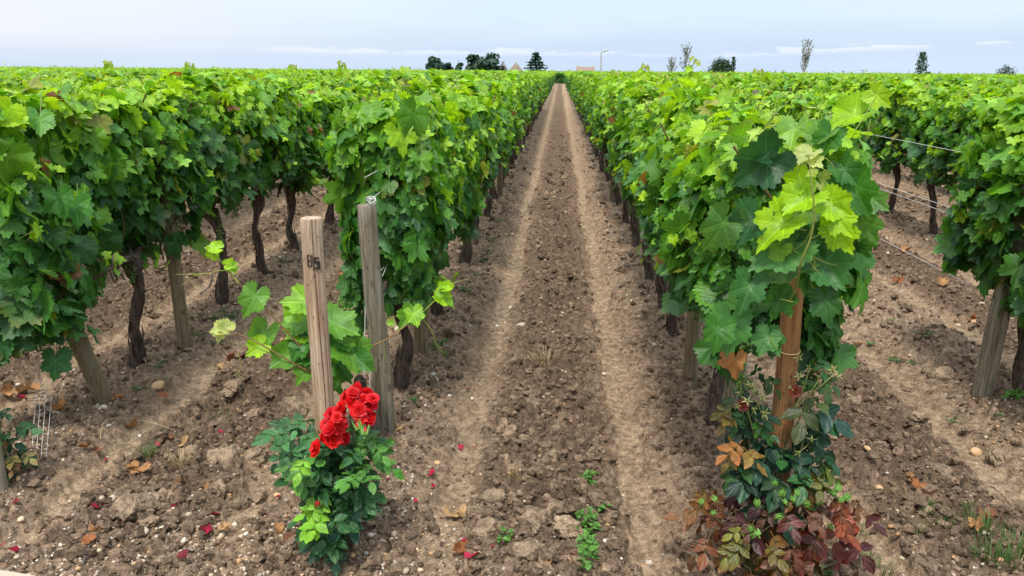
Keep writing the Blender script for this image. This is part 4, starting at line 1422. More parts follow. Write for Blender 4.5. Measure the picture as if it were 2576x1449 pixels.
def compound(mb, pos, direction, up, size, col, r, n=5):
    """a rose leaf: rachis with paired leaflets and one at the tip"""
    d = unit(direction); u = unit(np.asarray(up) - d * np.dot(up, d)); s = np.cross(d, u)
    L = size * 1.25
    tube(mb, [pos, pos + d * L * .5 + u * .004, pos + d * L], (.0016, .0012, .0009), 4, np.asarray(col) * .9 + (.02, .02, .0), 1, False)
    P, NN, T, S, C = [], [], [], [], []
    spots = [(1.0, 0, 1.0)] + [(q, sg, sz) for q, sz in ((.66, .85), (.34, .65))[:(n - 1) // 2] for sg in (-1, 1)]
    for q, sg, sz in spots:
        P.append(pos + d * L * q)
        dr = d if sg == 0 else unit(d * .55 + s * sg + r.normal(0, .12, 3))
        T.append(dr); NN.append(u + r.normal(0, .22, 3) + dr * -.05); S.append(size * sz * r.uniform(.85, 1.12)); C.append(np.asarray(col) * r.uniform(.8, 1.2))
    C = np.array(C)
    scatter(mb, LEAFLET, P, NN, T, S, C, edge=C[:, ::1] * np.array((1.5, .75, .8)) if C[:, 0].mean() > C[:, 1].mean() * .8 else C * (1.2, 1.1, .9))


def rose_flower(r, rad, col=(.44, .002, .004)):
    mb = MB()
    for whorl, (n, open_, size, zz) in enumerate(((5, 1.12, 1.0, .0), (5, .85, .85, .10), (5, .5, .62, .18), (4, .22, .42, .22))):
        for k in range(n):
            an = 2 * math.pi * (k + .5 * whorl) / n + r.normal(0, .15)
            op = open_ + r.normal(0, .12)
            g = 5
            uu, vv = np.meshgrid(np.linspace(-1, 1, g), np.linspace(0, 1, g))
            wid = .62 * np.sin(np.clip(vv * .75 + .12, 0, 1) * np.pi * .72) * size
            rad_out = vv * size * math.sin(op) + .12 * vv ** 3 * size
            hz = vv * size * math.cos(op) * .8 + zz - .14 * vv ** 3 * op + .10 * uu ** 2 * vv
            hz = hz + .05 * np.sin(uu * 4 + k) * vv ** 2
            tang = uu * wid
            x = rad_out * math.cos(an) - tang * math.sin(an); y = rad_out * math.sin(an) + tang * math.cos(an)
            idx = np.arange(g * g).reshape(g, g)
            F = np.stack((idx[:-1, :-1], idx[:-1, 1:], idx[1:, 1:], idx[1:, :-1]), -1).reshape(-1, 4)
            c = np.asarray(col) * r.uniform(.75, 1.2)
            mb.add(np.stack((x, y, hz), -1).reshape(-1, 3) * rad, F, c)
    V, F = ico(1)
    mb.add(V * rad * .16 + (0, 0, rad * .2), F, (.30, .12, .02))
    return mb.mesh('flower', M['petal'])


def bud_mesh(r, size, tipcol=None, green=(.10, .22, .035)):
    mb = MB()
    V, F = ico(2)
    W = V.copy()
    W[:, 2] = W[:, 2] * 1.5
    k = np.clip(W[:, 2] / 1.5, 0, 1)
    W[:, :2] *= (1 - .62 * k)[:, None]
    cc = np.repeat(np.asarray(green, float)[None], len(W), 0)
    if tipcol is not None:
        m = W[:, 2] > -.1
        cc[m] = tipcol
    mb.add(W * size, F, cc)
    for j in range(5):
        a = j * 1.2566 + r.uniform(-.1, .1)
        o = np.array((math.cos(a), math.sin(a), 0))
        tube(mb, spline([o * size * .7 + (0, 0, -size * .8), o * size * 1.05 + (0, 0, size * .3), o * size * (.7 if tipcol is None else 1.3) + (0, 0, size * 2.0)], 5), np.array((.5, .42, .3, .18, .05)) * size, 5, np.asarray(green) * 1.2)
    tube(mb, [(0, 0, -size * .8), (0, 0, -size * 2.2)], size * .35, 6, np.asarray(green) * .8)
    return mb.mesh('bud', M['shoot'])


def hip_mesh(r, size):
    """a spent flower: star of pale sepals round a brown centre"""
    mb = MB()
    V, F = ico(1)
    mb.add(V * size * .33 * (1, 1, 1.2) + (0, 0, -size * .25), F, (.12, .2, .04))
    mb.add(V * size * .24 * (1, 1, .5), F, (.16, .085, .03))
    for j in range(5):
        a = j * 1.2566 + r.uniform(-.15, .15)
        o = np.array((math.cos(a), math.sin(a), 0)); s = np.array((-math.sin(a), math.cos(a), 0))
        up = r.uniform(-.1, .5)
        v = [o * .15 - s * .13, o * .15 + s * .13, o * .6 + s * .12 + (0, 0, up * .4), o * .6 - s * .12 + (0, 0, up * .4), o * 1.15 + (0, 0, up)]
        mb.add(np.array(v) * size, [[0, 1, 2], [0, 2, 3], [3, 2, 4]], np.array((.34, .36, .12)) * r.uniform(.85, 1.15))
    return mb.mesh('spent_flower', M['weed'])


def stems_of(mb, base, targets, r, col, r0=.006, r1=.002):
    for t in targets:
        m = base + (t - base) * .5 + r.normal(0, .02, 3) + (0, 0, .03)
        tube(mb, spline([base + r.normal(0, .012, 3) * (1, 1, 0), m, t], 9), np.linspace(r0, r1, 9), 7, col)


def red_rose():
    r = np.random.default_rng(41)
    base = gp(828, 1372); base[2] = gz(base[0], base[1]) - .02
    Yb = base[1]
    root = empty('rose_bush', base)
    tag(root, 'rose bush in full red bloom at the foot of the pale post', 'rose bush')
    off = -base
    fol, stem = MB(), MB()
    dark, light, fresh = (.024, .082, .026), (.060, .18, .026), (.14, .32, .022)
    blobs = [  # px, py, rx, ry (pixels), n, colour, Y offset
        (738, 1095, 42, 34, 11, (.035, .11, .035), .04), (718, 1138, 26, 22, 5, (.03, .10, .035), .03), (800, 1130, 55, 40, 12, dark, .05), (890, 1100, 60, 35, 11, dark, .06),
        (940, 1130, 45, 35, 8, light, .02), (935, 1175, 40, 40, 7, light, -.04), (760, 1165, 35, 35, 7, light, -.06), (840, 1180, 70, 45, 18, dark, .0), (870, 1220, 55, 50, 14, dark, -.02),
        (790, 1225, 50, 50, 13, dark, -.02), (770, 1200, 40, 40, 6, (.03, .09, .045), .0), (830, 1275, 60, 45, 15, dark, -.05), (890, 1280, 40, 45, 9, (.022, .075, .042), -.02),
        (815, 1290, 32, 40, 6, fresh, -.13), (800, 1320, 50, 30, 9, dark, -.04), (850, 1325, 50, 32, 10, dark, -.05), (835, 1365, 40, 28, 7, (.03, .09, .045), -.06), (905, 1250, 35, 30, 5, dark, 0)]
    targets = []
    for px, py, rx, ry, n, col, dy in blobs:
        px, rx = 832 + (px - 832) * .86, rx * .85
        c = at(px, py, Yb + dy)
        sx, sz = rx / FPX * 2.8, ry / FPX * 2.8
        targets.append(c)
        for k in range(n):
            v = unit(r.normal(0, 1, 3)) * r.uniform(.35, 1) ** .6
            p = c + v * (sx, .10, sz)
            d = unit(v * (1, 1, .3) + (0, -.35, -.25) + r.normal(0, .25, 3))
            compound(fol, p - d * .03, d, np.array((v[0] * .5, -.75 + v[1] * .3, .9)), r.uniform(.043, .062), np.asarray(col) * r.uniform(.8, 1.4), r, 5)
    for px, py in ((770, 1165), (815, 1300), (800, 1280)):
        compound(fol, at(px, py - 20, Yb - .17), np.array((-.2, -.5, -.7)), (0, -.8, .7), .045, fresh, r, 5)
    ftargets = [at(880, 1040, Yb), at(835, 1085, Yb - .03), at(800, 1120, Yb - .05)]
    stems_of(stem, base + (0, 0, .0), targets + ftargets, r, (.05, .075, .03))
    fol.build('foliage', [M['rose_leaf'], M['shoot']], root, loc=off)
    stem.build('stem', [M['shoot']], root, loc=off)
    meshes = [rose_flower(r, .036, c_) for c_ in ((.56, .003, .005), (.46, .002, .005), (.62, .005, .005), (.50, .004, .010))]
    flowers = [(915, 1005, -.03, .8), (890, 990, -.03, .8), (912, 1045, -.05, .9), (942, 1003, .0, .8), (848, 1045, -.05, .8), (830, 1072, -.06, .9), (868, 1068, -.04, .8), (902, 985, .0, 1.0), (925, 992, .02, 1.0), (872, 998, .0, .9), (888, 1012, -.03, 1.1), (932, 1018, -.01, 1.05), (905, 1030, -.05, 1.15), (932, 1048, -.02, 1.0), (862, 1022, .02, .9),
               (836, 1040, .0, 1.0), (850, 1060, -.03, 1.15), (822, 1062, -.01, .95), (838, 1090, -.05, 1.2), (862, 1092, -.03, 1.05), (818, 1085, -.03, .9), (855, 1032, -.01, .85), (797, 1115, -.08, 1.1)]
    for k, (px, py, dy, s) in enumerate(flowers):
        p = at(878 + (px - 880) * .96, 1050 + (py - 1050) * 1.12 + 6, Yb + dy + r.normal(0, .02)) + off
        d = Vector((r.normal(0, .55), -1.0 + r.normal(0, .25), .9 + r.normal(0, .25)))
        link('flower', meshes[k % 4], root, loc=tuple(p), rot=d.to_track_quat('Z', 'Y').to_euler(), scale=s * r.uniform(.62, .78))
    bm = bud_mesh(r, .011, (.28, .004, .008))
    for px, py, dy in ((799, 1268, -.18), (918, 1085, -.1), (900, 1072, -.08)):
        o = link('bud', bm, root, loc=tuple(at(px, py, Yb + dy) + off), rot=(R(25), 0, r.uniform(0, 6)))


red_rose()


def bronze_rose():
    r = np.random.default_rng(43)
    base = gp(1905, 1462); base[2] = gz(base[0], base[1]) - .02
    Yb = base[1]
    root = empty('rose_bush', base)
    tag(root, 'rose bush with maroon and bronze lower leaves and spent flowers round the orange post', 'rose bush')
    off = -base
    up_f, low_f, stem = MB(), MB(), MB()
    dark, mid, olive, maroon, rust, brick = (.014, .052, .028), (.04, .12, .025), (.15, .15, .018), (.060, .012, .017), (.135, .032, .012), (.11, .018, .012)
    upper = [(2028, 1015, 30, 42, 6, dark, .0, .075), (1892, 1015, 22, 32, 4, dark, .05, .055), (1880, 1060, 40, 35, 7, mid, .0, .05), (1845, 1050, 30, 25, 3, (.17, .13, .03), -.02, .045), (1870, 1130, 35, 45, 5, (.24, .13, .025), -.05, .055),
             (1885, 1085, 32, 40, 7, dark, .03, .06), (2040, 1100, 35, 42, 7, dark, .02, .06), (1905, 1190, 50, 50, 9, dark, -.04, .075), (1975, 1170, 55, 50, 10, dark, -.02, .075), (2040, 1170, 50, 50, 9, dark, .0, .06),
             (2065, 1190, 35, 40, 4, (.14, .19, .03), -.04, .06), (1855, 1180, 30, 25, 4, mid, .0, .045), (1960, 1230, 55, 40, 9, dark, -.02, .075), (2050, 960, 35, 36, 6, mid, .08, .05), (2060, 930, 30, 30, 4, mid, .08, .045), (1905, 950, 35, 30, 4, mid, .05, .045)]
    lower = [(1930, 1265, 60, 45, 9, maroon, -.02, .06), (1985, 1275, 55, 45, 9, maroon, -.04, .06), (2060, 1270, 60, 45, 10, rust, -.02, .065), (2110, 1300, 55, 50, 10, brick, .0, .07), (2075, 1355, 55, 55, 9, brick, -.03, .075), (2130, 1330, 35, 50, 5, brick, .0, .065),
             (1800, 1300, 45, 40, 8, (.22, .12, .03), .0, .052), (1780, 1330, 40, 45, 7, (.19, .09, .03), .0, .055), (1850, 1285, 45, 30, 6, (.12, .05, .03), .02, .05), (1960, 1330, 60, 50, 10, (.055, .012, .016), -.08, .075), (1890, 1340, 50, 45, 9, olive, -.08, .052),
             (1900, 1385, 60, 40, 9, (.19, .12, .025), -.10, .055), (1870, 1420, 55, 35, 7, (.16, .085, .028), -.06, .06), (1960, 1400, 55, 45, 8, (.15, .05, .026), -.10, .07), (2000, 1425, 45, 35, 6, (.17, .08, .03), -.08, .06), (1850, 1370, 35, 35, 4, (.15, .2, .03), -.06, .045), (2125, 1405, 15, 25, 2, (.2, .04, .03), .0, .045)]
    targets = []
    for mbx, blobs in ((up_f, upper), (low_f, lower)):
        for px, py, rx, ry, n, col, dy, sz in blobs:
            Yc = (OPY - .02 if mbx is up_f else Yb + .02) + dy
            c = at(px, py, Yc)
            k_ = np.linalg.norm(c - (0, 0, CAM_H)) / FPX
            targets.append(c)
            for k in range(n if mbx is up_f else int(n * .75)):
                v = unit(r.normal(0, 1, 3)) * r.uniform(.3, 1) ** .6 * (1 if mbx is up_f else 1.2)
                p = c + v * (rx * k_, .09, ry * k_)
                d = unit(v * (1.1, .8, .2) + (0, -.3, -.95 if mbx is low_f else -.6) + r.normal(0, .25, 3))
                pool = upper if mbx is up_f else lower
                oth = np.asarray(pool[int(r.integers(0, len(pool)))][5])
                w_ = r.random() ** 2 * .8
                cc = (np.asarray(col) * (1 - w_) + oth * w_) * r.uniform(.7, 1.4) * (1 + r.normal(0, .12, 3))
                compound(mbx, p - d * sz * .7, d, np.array((v[0] * .5, -.75 + v[1] * .3, .85)), sz * r.uniform(.72, 1.12), np.maximum(cc * (.72 if mbx is low_f else .85), .003), r, 3 if sz > .065 else 5)
    stems_of(stem, base, targets[::2], r, (.10, .10, .035), .008, .002)
    up_f.build('foliage', [M['rose_leaf'], M['shoot']], root, loc=off)
    low = low_f.build('foliage', [M['rose_leaf'], M['shoot']], root, loc=off)
    low['label'] = 'maroon, rust and olive lower leaves'
    stem.build('stem', [M['shoot']], root, loc=off)
    bms = [bud_mesh(r, .0075) for _ in range(2)]
    for px, py, dy in ((1765, 1262, 0), (1798, 1255, 0), (1795, 1290, -.02), (1905, 1265, -.1), (1950, 1215, -.1), (1968, 1240, -.1), (1975, 1262, -.1), (1960, 1300, -.1), (1995, 1255, -.08), (2005, 1240, -.08), (2030, 1268, -.05), (2085, 1235, -.02),
                       (2098, 1240, -.02), (2108, 1228, -.02), (2115, 1258, -.02), (2130, 1252, 0), (2060, 1262, -.04), (2090, 1325, -.05), (1888, 1330, -.12), (1895, 1345, -.12), (1905, 1340, -.12), (2140, 1310, .0)):
        link('bud', bms[int(r.integers(0, 2))], root, loc=tuple(at(px, py, Yb + .02 + dy) + off), rot=(r.normal(0, .4), r.normal(0, .4), r.uniform(0, 6)), scale=r.uniform(.8, 1.2))
    hms = [hip_mesh(r, .020) for _ in range(3)]
    for px, py, dy in ((1888, 968, -.05), (1862, 985, -.03), (1905, 985, -.06), (1918, 1000, -.06), (1880, 1008, -.05), (1898, 1030, -.07), (1925, 1040, -.06), (1990, 975, -.08), (2022, 965, .0), (2035, 925, .03), (2062, 950, .04), (2095, 930, .05), (2108, 945, .05), (2010, 945, 0), (2042, 1105, -.06), (2008, 1140, -.10), (1855, 1020, -.02), (2010, 900, .02)):
        d = Vector((r.normal(0, .9), -.6 + r.normal(0, .5), .5 + r.normal(0, .6)))
        link('spent_flower', hms[int(r.integers(0, 3))], root, loc=tuple(at(px, py, OPY - .06 + dy) + off), rot=d.to_track_quat('Z', 'Y').to_euler(), scale=r.uniform(.65, 1.1))
    st2 = MB()
    for a, b in (((1925, 1080), (1888, 975)), ((1920, 1080), (1915, 1005)), ((1990, 1040), (2020, 970)), ((2000, 1030), (2060, 955)), ((2010, 1010), (2100, 940)), ((2000, 1020), (2035, 930)), ((1900, 1110), (1862, 990)), ((1990, 1150), (2040, 1110))):
        p0, p1 = at(*a, OPY - .05), at(*b, OPY - .04)
        tube(st2, spline([p0, (p0 + p1) / 2 + (0, -.02, .01), p1], 6), .0018, 5, (.16, .18, .05))
    st2.build('stem', [M['shoot']], root, loc=off)
    # withered red bloom
    fm = rose_flower(r, .02, (.16, .03, .015))
    for px, py in ((1868, 1020), (2000, 985)):
        link('flower', fm, root, loc=tuple(at(px, py, OPY - .06) + off), rot=(R(60), 0, 0))


OPY = p3[1]
bronze_rose()


def edge_rose():
    r = np.random.default_rng(47)
    base = gp(4, 1190); base[2] = gz(base[0], base[1]) - .02
    root = empty('rose_bush', base)
    tag(root, 'small green rose bush cut off by the left edge of the picture', 'rose bush')
    off = -base
    fol, stem = MB(), MB()
    T = []
    for px, py, n, col in ((5, 1050, 7, (.025, .08, .03)), (10, 1085, 7, (.03, .095, .03)), (30, 1125, 5, (.15, .13, .04)), (45, 1135, 3, (.17, .10, .04)), (15, 1160, 8, (.02, .07, .03)), (-30, 1110, 9, (.02, .07, .03)), (0, 1180, 5, (.02, .065, .03))):
        c = at(px, py, base[1]); T.append(c)
        for k in range(n):
            v = unit(r.normal(0, 1, 3))
            compound(fol, c + v * .04, unit(v * (1, 1, .3) + (.1, -.4, -.4)), (v[0] * .5, -.7, .9), r.uniform(.036, .052), np.asarray(col) * r.uniform(.8, 1.2), r, 5)
    stems_of(stem, base, T, r, (.06, .06, .03))
    fol.build('foliage', [M['rose_leaf'], M['shoot']], root, loc=off)
    stem.build('stem', [M['shoot']], root, loc=off)


edge_rose()


# ---------------------------------------------------------------- clods, pebbles, litter
def clod_mesh(seed, level=5, flat=.5, name='clod', rough=.32):
    r = np.random.default_rng(seed)
    V, F = ico(level)
    o = r.uniform(0, 50, 3)
    def n3(p, s, k): return (vnoise(p[:, 0] * s + o[0] + k, p[:, 1] * s + p[:, 2] * .7 * s + o[1], seed + k) + vnoise(p[:, 2] * s + o[2] - k, p[:, 1] * s - p[:, 0] * .6 * s + o[0], seed + 9 + k)) * .5
    d = 1 + rough * 1.5 * n3(V, 1.3, 0) + rough * .8 * n3(V, 3.1, 1) + rough * .45 * n3(V, 7.0, 2) + rough * .34 * n3(V, 14, 3) + rough * .26 * n3(V, 29, 4)
    W = V * d[:, None] * (1, r.uniform(.65, .9), flat)
    # a few broken facets
    for k in range(4):
        nv = unit(r.normal(0, 1, 3) + (0, 0, .3)); h = r.uniform(.55, .8)
        over = np.maximum(0, W @ nv - h)
        W = W - over[:, None] * nv * .8
    mb = MB()
    mb.add(W, F, np.array((.50, .38, .265)) * r.uniform(.85, 1.1))
    return mb.mesh(name, M['soil'])


def ordered_labels(items, anchor, text):
    """items: points; returns for each the phrase that ranks it by distance from a named landmark"""
    d = [math.hypot(p[0] - anchor[0], p[1] - anchor[1]) for p in items]
    rank = {i: k for k, i in enumerate(sorted(range(len(items)), key=lambda i: d[i]))}
    out = []
    for i in range(len(items)):
        k = rank[i]
        out.append(text % ('nearest' if k == 0 else ordinal(k + 1) + ' nearest'))
    return out


CLODS = [clod_mesh(1300 + k) for k in range(9)]
clod_px = [(1222, 1325, 58), (1345, 1318, 52), (1432, 1330, 50), (1325, 1400, 58), (1375, 1425, 42), (1398, 1280, 45), (1195, 1290, 38), (1245, 1262, 48), (1330, 1250, 30), (1295, 1420, 28), (1255, 1365, 22), (1290, 1180, 26), (1180, 1180, 20), (1395, 1150, 30),
           (1400, 1085, 30), (1250, 1110, 22), (1320, 1110, 24), (1470, 1262, 22), (338, 1290, 66), (395, 1258, 28), (560, 1165, 60), (470, 1148, 52), (640, 1150, 42), (610, 1270, 42), (545, 1235, 36), (650, 1255, 34), (480, 1030, 42), (590, 1000, 44), (745, 1030, 48),
           (650, 1040, 36), (420, 1240, 30), (690, 1275, 26), (150, 1300, 40), (90, 1330, 34), (875, 1375, 20), (900, 1400, 24), (1655, 1230, 22), (1690, 1370, 26), (2375, 945, 34), (2310, 1050, 28), (2480, 1240, 34), (2370, 1190, 32), (2330, 1290, 26), (2505, 1160, 30),
           (2280, 980, 22), (2150, 1010, 24), (1160, 940, 16), (1210, 985, 14), (2440, 1085, 28), (2220, 1120, 22)]
clods = [(gp(a, b), s) for a, b, s in clod_px]
for zone, test, anchor, text in (('track', lambda p: -.75 < p[0] < .78, gp(1325, 1449), 'brown earth clod on the track, %s to its near end'),
                                 ('left', lambda p: p[0] <= -.75, gp(700, 1200), 'pebbly earth clod left of the red rose bush, %s to it'),
                                 ('right', lambda p: p[0] >= .78, gp(2090, 1300), 'earth clod right of the bronze rose bush, %s to it')):
    sel = [c for c in clods if test(c[0])]
    for (p, s), lab in zip(sel, ordered_labels([c[0] for c in sel], anchor, text)):
        d = np.linalg.norm(p - (0, 0, CAM_H))
        rad = s / FPX * d * .78
        o = link('clod', CLODS[int(rng.integers(0, 9))], loc=(p[0], p[1], gz(p[0], p[1]) + rad * .12), rot=(rng.normal(0, .25), rng.normal(0, .25), rng.uniform(0, 6.28)), scale=rad)
        tag(o, lab, 'clod', 'earth clods')


def scatter_solid(name, label, n, mats, sampler, sizes, cols, level=1, flat=.6, variants=8, rough=.18, sink=.12, smooth=True):
    V, F = ico(level)
    T = []
    for k in range(variants):
        r = np.random.default_rng(1500 + k + len(name))
        d = 1 + rough * (vnoise(V[:, 0] * 2 + k, V[:, 1] * 2 + V[:, 2], k) + vnoise(V[:, 2] * 2.3 - k, V[:, 0] * 2, k + 5)) + rough * .5 * r.normal(0, 1, len(V))
        T.append((V * d[:, None] * (1, r.uniform(.62, .95), flat), F, np.zeros((len(V), 3))))
    P = sampler(n)
    n = len(P)
    z = ground_parts(P[:, 0], P[:, 1])[0]
    s = sizes(n, P)
    P3 = np.column_stack((P, z + s * flat * (.5 - sink)))
    nr = np.column_stack((rng.normal(0, .3, n), rng.normal(0, .3, n), np.ones(n)))
    an = rng.uniform(0, 6.28, n)
    mb = MB()
    scatter(mb, T, P3, nr, np.column_stack((np.cos(an), np.sin(an), np.zeros(n))), s, cols(n))
    o = mb.build(name, mats, smooth=smooth)
    return tag(o, label, kind='stuff')


def fan_sample(n, y0, y1, power, weight):
    out = []
    have = 0
    while have < n:
        m = n * 2
        y = y0 * (y1 / y0) ** (rng.random(m) ** power)
        x = y * rng.uniform(-.86, .72, m)
        w = weight(x, y)
        k = rng.random(m) < w
        out.append(np.column_stack((x[k], y[k]))); have += int(k.sum())
    return np.concatenate(out)[:n]


def peb_w(x, y):
    a, aa, rut, mid, berm, head, apron = zones(x, y)
    patch = np.clip(.5 + 1.0 * fbm(x * 1.6, y * 1.6, 88, 3), .05, 1)
    return np.clip((.14 * mid + .16 * rut + .7 * berm + .85 * head * (x < -.3) + .4 * head) * patch + .35 * apron * patch, .02, 1)


def peb_c(n):
    pal = np.array(((.46, .36, .25), (.45, .27, .13), (.32, .27, .22), (.56, .49, .40), (.40, .30, .21), (.27, .20, .14), (.36, .20, .11)))
    return pal[rng.choice(len(pal), n, p=(.24, .12, .14, .12, .2, .13, .05))] * rng.uniform(.75, 1.15, (n, 1))


scatter_solid('pebbles', 'cream, tan and grey pebbles strewn over the soil', 17000, M['stone'], lambda n: fan_sample(n, 1.75, 11, 1.25, peb_w),
              lambda n, P: np.clip(rng.lognormal(-5.05, .45, n), .0034, .021) * np.clip(P[:, 1] / 4.5, .85, 1.7), peb_c, 1, .62)


def clod_w(x, y):
    a, aa, rut, mid, berm, head, apron = zones(x, y)
    return np.clip(.95 * mid + .75 * berm + .6 * head, 0, 1) * (1 - .97 * rut) * (1 - .9 * apron) + .01


def clod_c(n):
    return np.array((.285, .208, .147)) * rng.uniform(.55, 1.5, (n, 1))


scatter_solid('clods', 'crumbled small clods of brown soil', 42000, M['soil'], lambda n: fan_sample(n, 1.7, 22, 1.1, clod_w),
              lambda n, P: np.clip(rng.lognormal(-4.75, .55, n), .004, .032) * np.clip(P[:, 1] / 5, .9, 2.0), clod_c, 1, .66, rough=.36, sink=.25, smooth=False, variants=14)

def coarse_w(x, y):
    a, aa, rut, mid, berm, head, apron = zones(x, y)
    patch = np.clip(.45 + 1.3 * fbm(x * 1.3 + 7, y * 1.3, 140, 3), 0, 1)
    return np.clip(1.0 * mid + .35 * berm + .6 * head, 0, 1) * (1 - rut) * (1 - apron) * (.2 + .8 * patch)


scatter_solid('broken_clods', 'coarse broken lumps of turned soil', 5200, M['soil'], lambda n: fan_sample(n, 1.8, 16, 1.15, coarse_w),
              lambda n, P: np.clip(rng.lognormal(-3.95, .34, n), .011, .045) * np.clip(P[:, 1] / 7, .9, 1.6), lambda n: np.array((.33, .243, .17)) * rng.uniform(.6, 1.35, (n, 1)), 2, .62, rough=.34, sink=.3, smooth=False, variants=16)

# single stones that stand out
stone_px = [(1092, 960, 13), (1075, 958, 8), (1645, 868, 8), (1520, 940, 8), (2058, 1138, 10), (362, 1345, 13), (285, 1255, 14), (590, 1320, 9), (262, 1030, 9), (395, 955, 16), (1100, 1165, 8), (700, 1245, 12), (2455, 1140, 13), (2212, 1225, 9), (2180, 1140, 9), (2405, 1395, 8), (2270, 1400, 7), (1310, 820, 13), (1000, 830, 12), (985, 1060, 10), (1760, 1175, 8), (2450, 800, 10)]
stone_col = ((.50, .32, .17), (.55, .46, .34), (.42, .34, .26))
sl = [gp(a, b) for a, b, s in stone_px]
smesh = []
for k in range(5):
    r_ = np.random.default_rng(1700 + k); V, F = ico(3); mb_ = MB()
    mb_.add(V * (1 + .12 * vnoise(V[:, 0] * 1.5 + k, V[:, 1] * 1.5 + V[:, 2], k))[:, None] * (1, r_.uniform(.6, .85), .58), F, stone_col[k % 3])
    smesh.append(mb_.mesh('stone', M['stone']))
for (a, b, s), p, lab in zip(stone_px, sl, ordered_labels(sl, gp(900, 1449), 'smooth pale stone lying on the soil, %s to the red rose bush')):
    d = np.linalg.norm(p - (0, 0, CAM_H))
    tag(link('stone', smesh[int(rng.integers(0, 5))], loc=(p[0], p[1], gz(p[0], p[1]) + s / FPX * d * .2), rot=(rng.normal(0, .2), rng.normal(0, .2), rng.uniform(0, 6)), scale=s / FPX * d), lab, 'stone', 'pale stones')

# dry leaves
def litter():
    r = np.random.default_rng(61)
    meshes = []
    for k in range(10):
        mb = MB()
        c = np.array(((.34, .15, .05), (.28, .105, .04), (.40, .21, .09), (.22, .085, .045), (.44, .27, .13))[k % 5])
        V, F, U = DRYL[k % 8]
        mb.add(V, F, c * r.uniform(.7, 1.2, (len(V), 1)), U)
        if k % 2:
            V2 = V @ np.array(Matrix.Rotation(1.4, 3, 'Z')) * .7 + (.3, .2, .1)
            mb.add(V2, F, c * .8, U)
        meshes.append(mb.mesh('dry_leaf', M['dry_leaf']))
    L = [(1135, 1305, 34), (1160, 1300, 26), (1000, 1085, 22), (930, 1115, 14), (345, 1175, 30), (360, 1200, 24), (465, 1120, 24), (330, 1070, 22), (150, 1035, 22), (60, 975, 24), (90, 990, 20), (25, 1000, 22), (590, 905, 24), (620, 900, 18), (550, 930, 18),
         (640, 890, 14), (420, 1110, 18), (220, 1130, 20), (240, 1125, 16), (450, 1225, 22), (520, 1240, 20), (870, 960, 12), (715, 870, 20), (770, 860, 14), (300, 1010, 18), (410, 1000, 16), (225, 1370, 22), (240, 1355, 18), (700, 1340, 20), (730, 1360, 16),
         (565, 1345, 22), (1155, 1390, 30), (2310, 1235, 26), (2330, 1250, 24), (2290, 1215, 18), (2480, 1300, 24), (2450, 1350, 22), (2255, 1365, 14), (2265, 560, 20), (2280, 640, 24), (2260, 705, 26), (2420, 560, 20), (2450, 800, 18), (2395, 690, 16), (2160, 870, 16),
         (1445, 890, 12), (1385, 1425, 14), (1440, 1395, 12), (1180, 985, 12), (1830, 1055, 14), (2100, 1040, 16), (2060, 1250, 14), (1660, 1085, 14), (1640, 1010, 10), (2370, 720, 18), (2440, 640, 16), (1210, 860, 8), (890, 640, 12), (860, 700, 12), (640, 640, 10)]
    P = [gp(a, b) for a, b, s in L]
    zones_ = (('left', lambda p: p[0] < -.7, gp(800, 1250), 'curled dry leaf on soil left of the track, %s to the red roses'),
              ('track', lambda p: -.7 <= p[0] <= .72, gp(1325, 1449), 'crumpled dry leaf lying on the track, %s to its near end'),
              ('right', lambda p: p[0] > .72, gp(1950, 1440), 'dry leaf on soil right of the track, %s to the bronze rose'))
    for nm, test, anchor, text in zones_:
        sel = [(p, s) for p, (a, b, s) in zip(P, L) if test(p)]
        for (p, s), lab in zip(sel, ordered_labels([q[0] for q in sel], anchor, text)):
            d = np.linalg.norm(p - (0, 0, CAM_H))
            sz = min(.055, s / FPX * d * .8)
            o = link('dry_leaf', meshes[int(r.integers(0, 10))], loc=(p[0], p[1], gz(p[0], p[1]) + .018), rot=(r.normal(0, .35), r.normal(0, .35), r.uniform(0, 6.28)), scale=sz)
            tag(o, lab, 'dry leaf', 'dry leaves on the soil')
    # petals
    mk = []
    for k in range(4):
        mb = MB()
        g = 5
        uu, vv = np.meshgrid(np.linspace(-1, 1, g), np.linspace(0, 1, g))
        w = np.sin(np.clip(vv * .8 + .15, 0, 1) * np.pi * .75)
        z = .35 * uu ** 2 * w + .25 * vv ** 2 + .1 * np.sin(uu * 3 + k)
        idx = np.arange(25).reshape(5, 5)
        F = np.stack((idx[:-1, :-1], idx[:-1, 1:], idx[1:, 1:], idx[1:, :-1]), -1).reshape(-1, 4)
        mb.add(np.stack((uu * w * .7, vv * 1.3 - .6, z), -1).reshape(-1, 3), F, ((.30, .008, .03), (.20, .006, .02), (.36, .012, .045), (.13, .004, .012))[k])
        mk.append(mb.mesh('rose_petal', M['petal']))
    L = [(1160, 1131, 10, 2), (1086, 1196, 14, 2), (1090, 1233, 9, 2), (1045, 1262, 7, 2), (1180, 1402, 15, 2), (1194, 1403, 15, 2), (520, 1328, 19, 1), (516, 1347, 15, 2), (459, 1418, 17, 3), (36, 1390, 14, 1), (3, 1385, 12, 2), (57, 1005, 13, 0), (85, 1192, 12, 2),
         (240, 1285, 12, 1), (255, 1278, 10, 2), (300, 1316, 10, 1), (325, 1305, 12, 3), (545, 1302, 14, 3), (435, 1262, 12, 3), (556, 1095, 8, 2), (395, 1125, 9, 2), (265, 1160, 8, 2), (1498, 1300, 8, 1), (1165, 1375, 8, 2), (700, 1258, 9, 0), (760, 1330, 10, 0), (988, 1178, 10, 1), (975, 1210, 8, 2), (40, 1270, 10, 1), (1240, 1385, 6, 1)]
    P = [gp(a, b) for a, b, s, c in L]
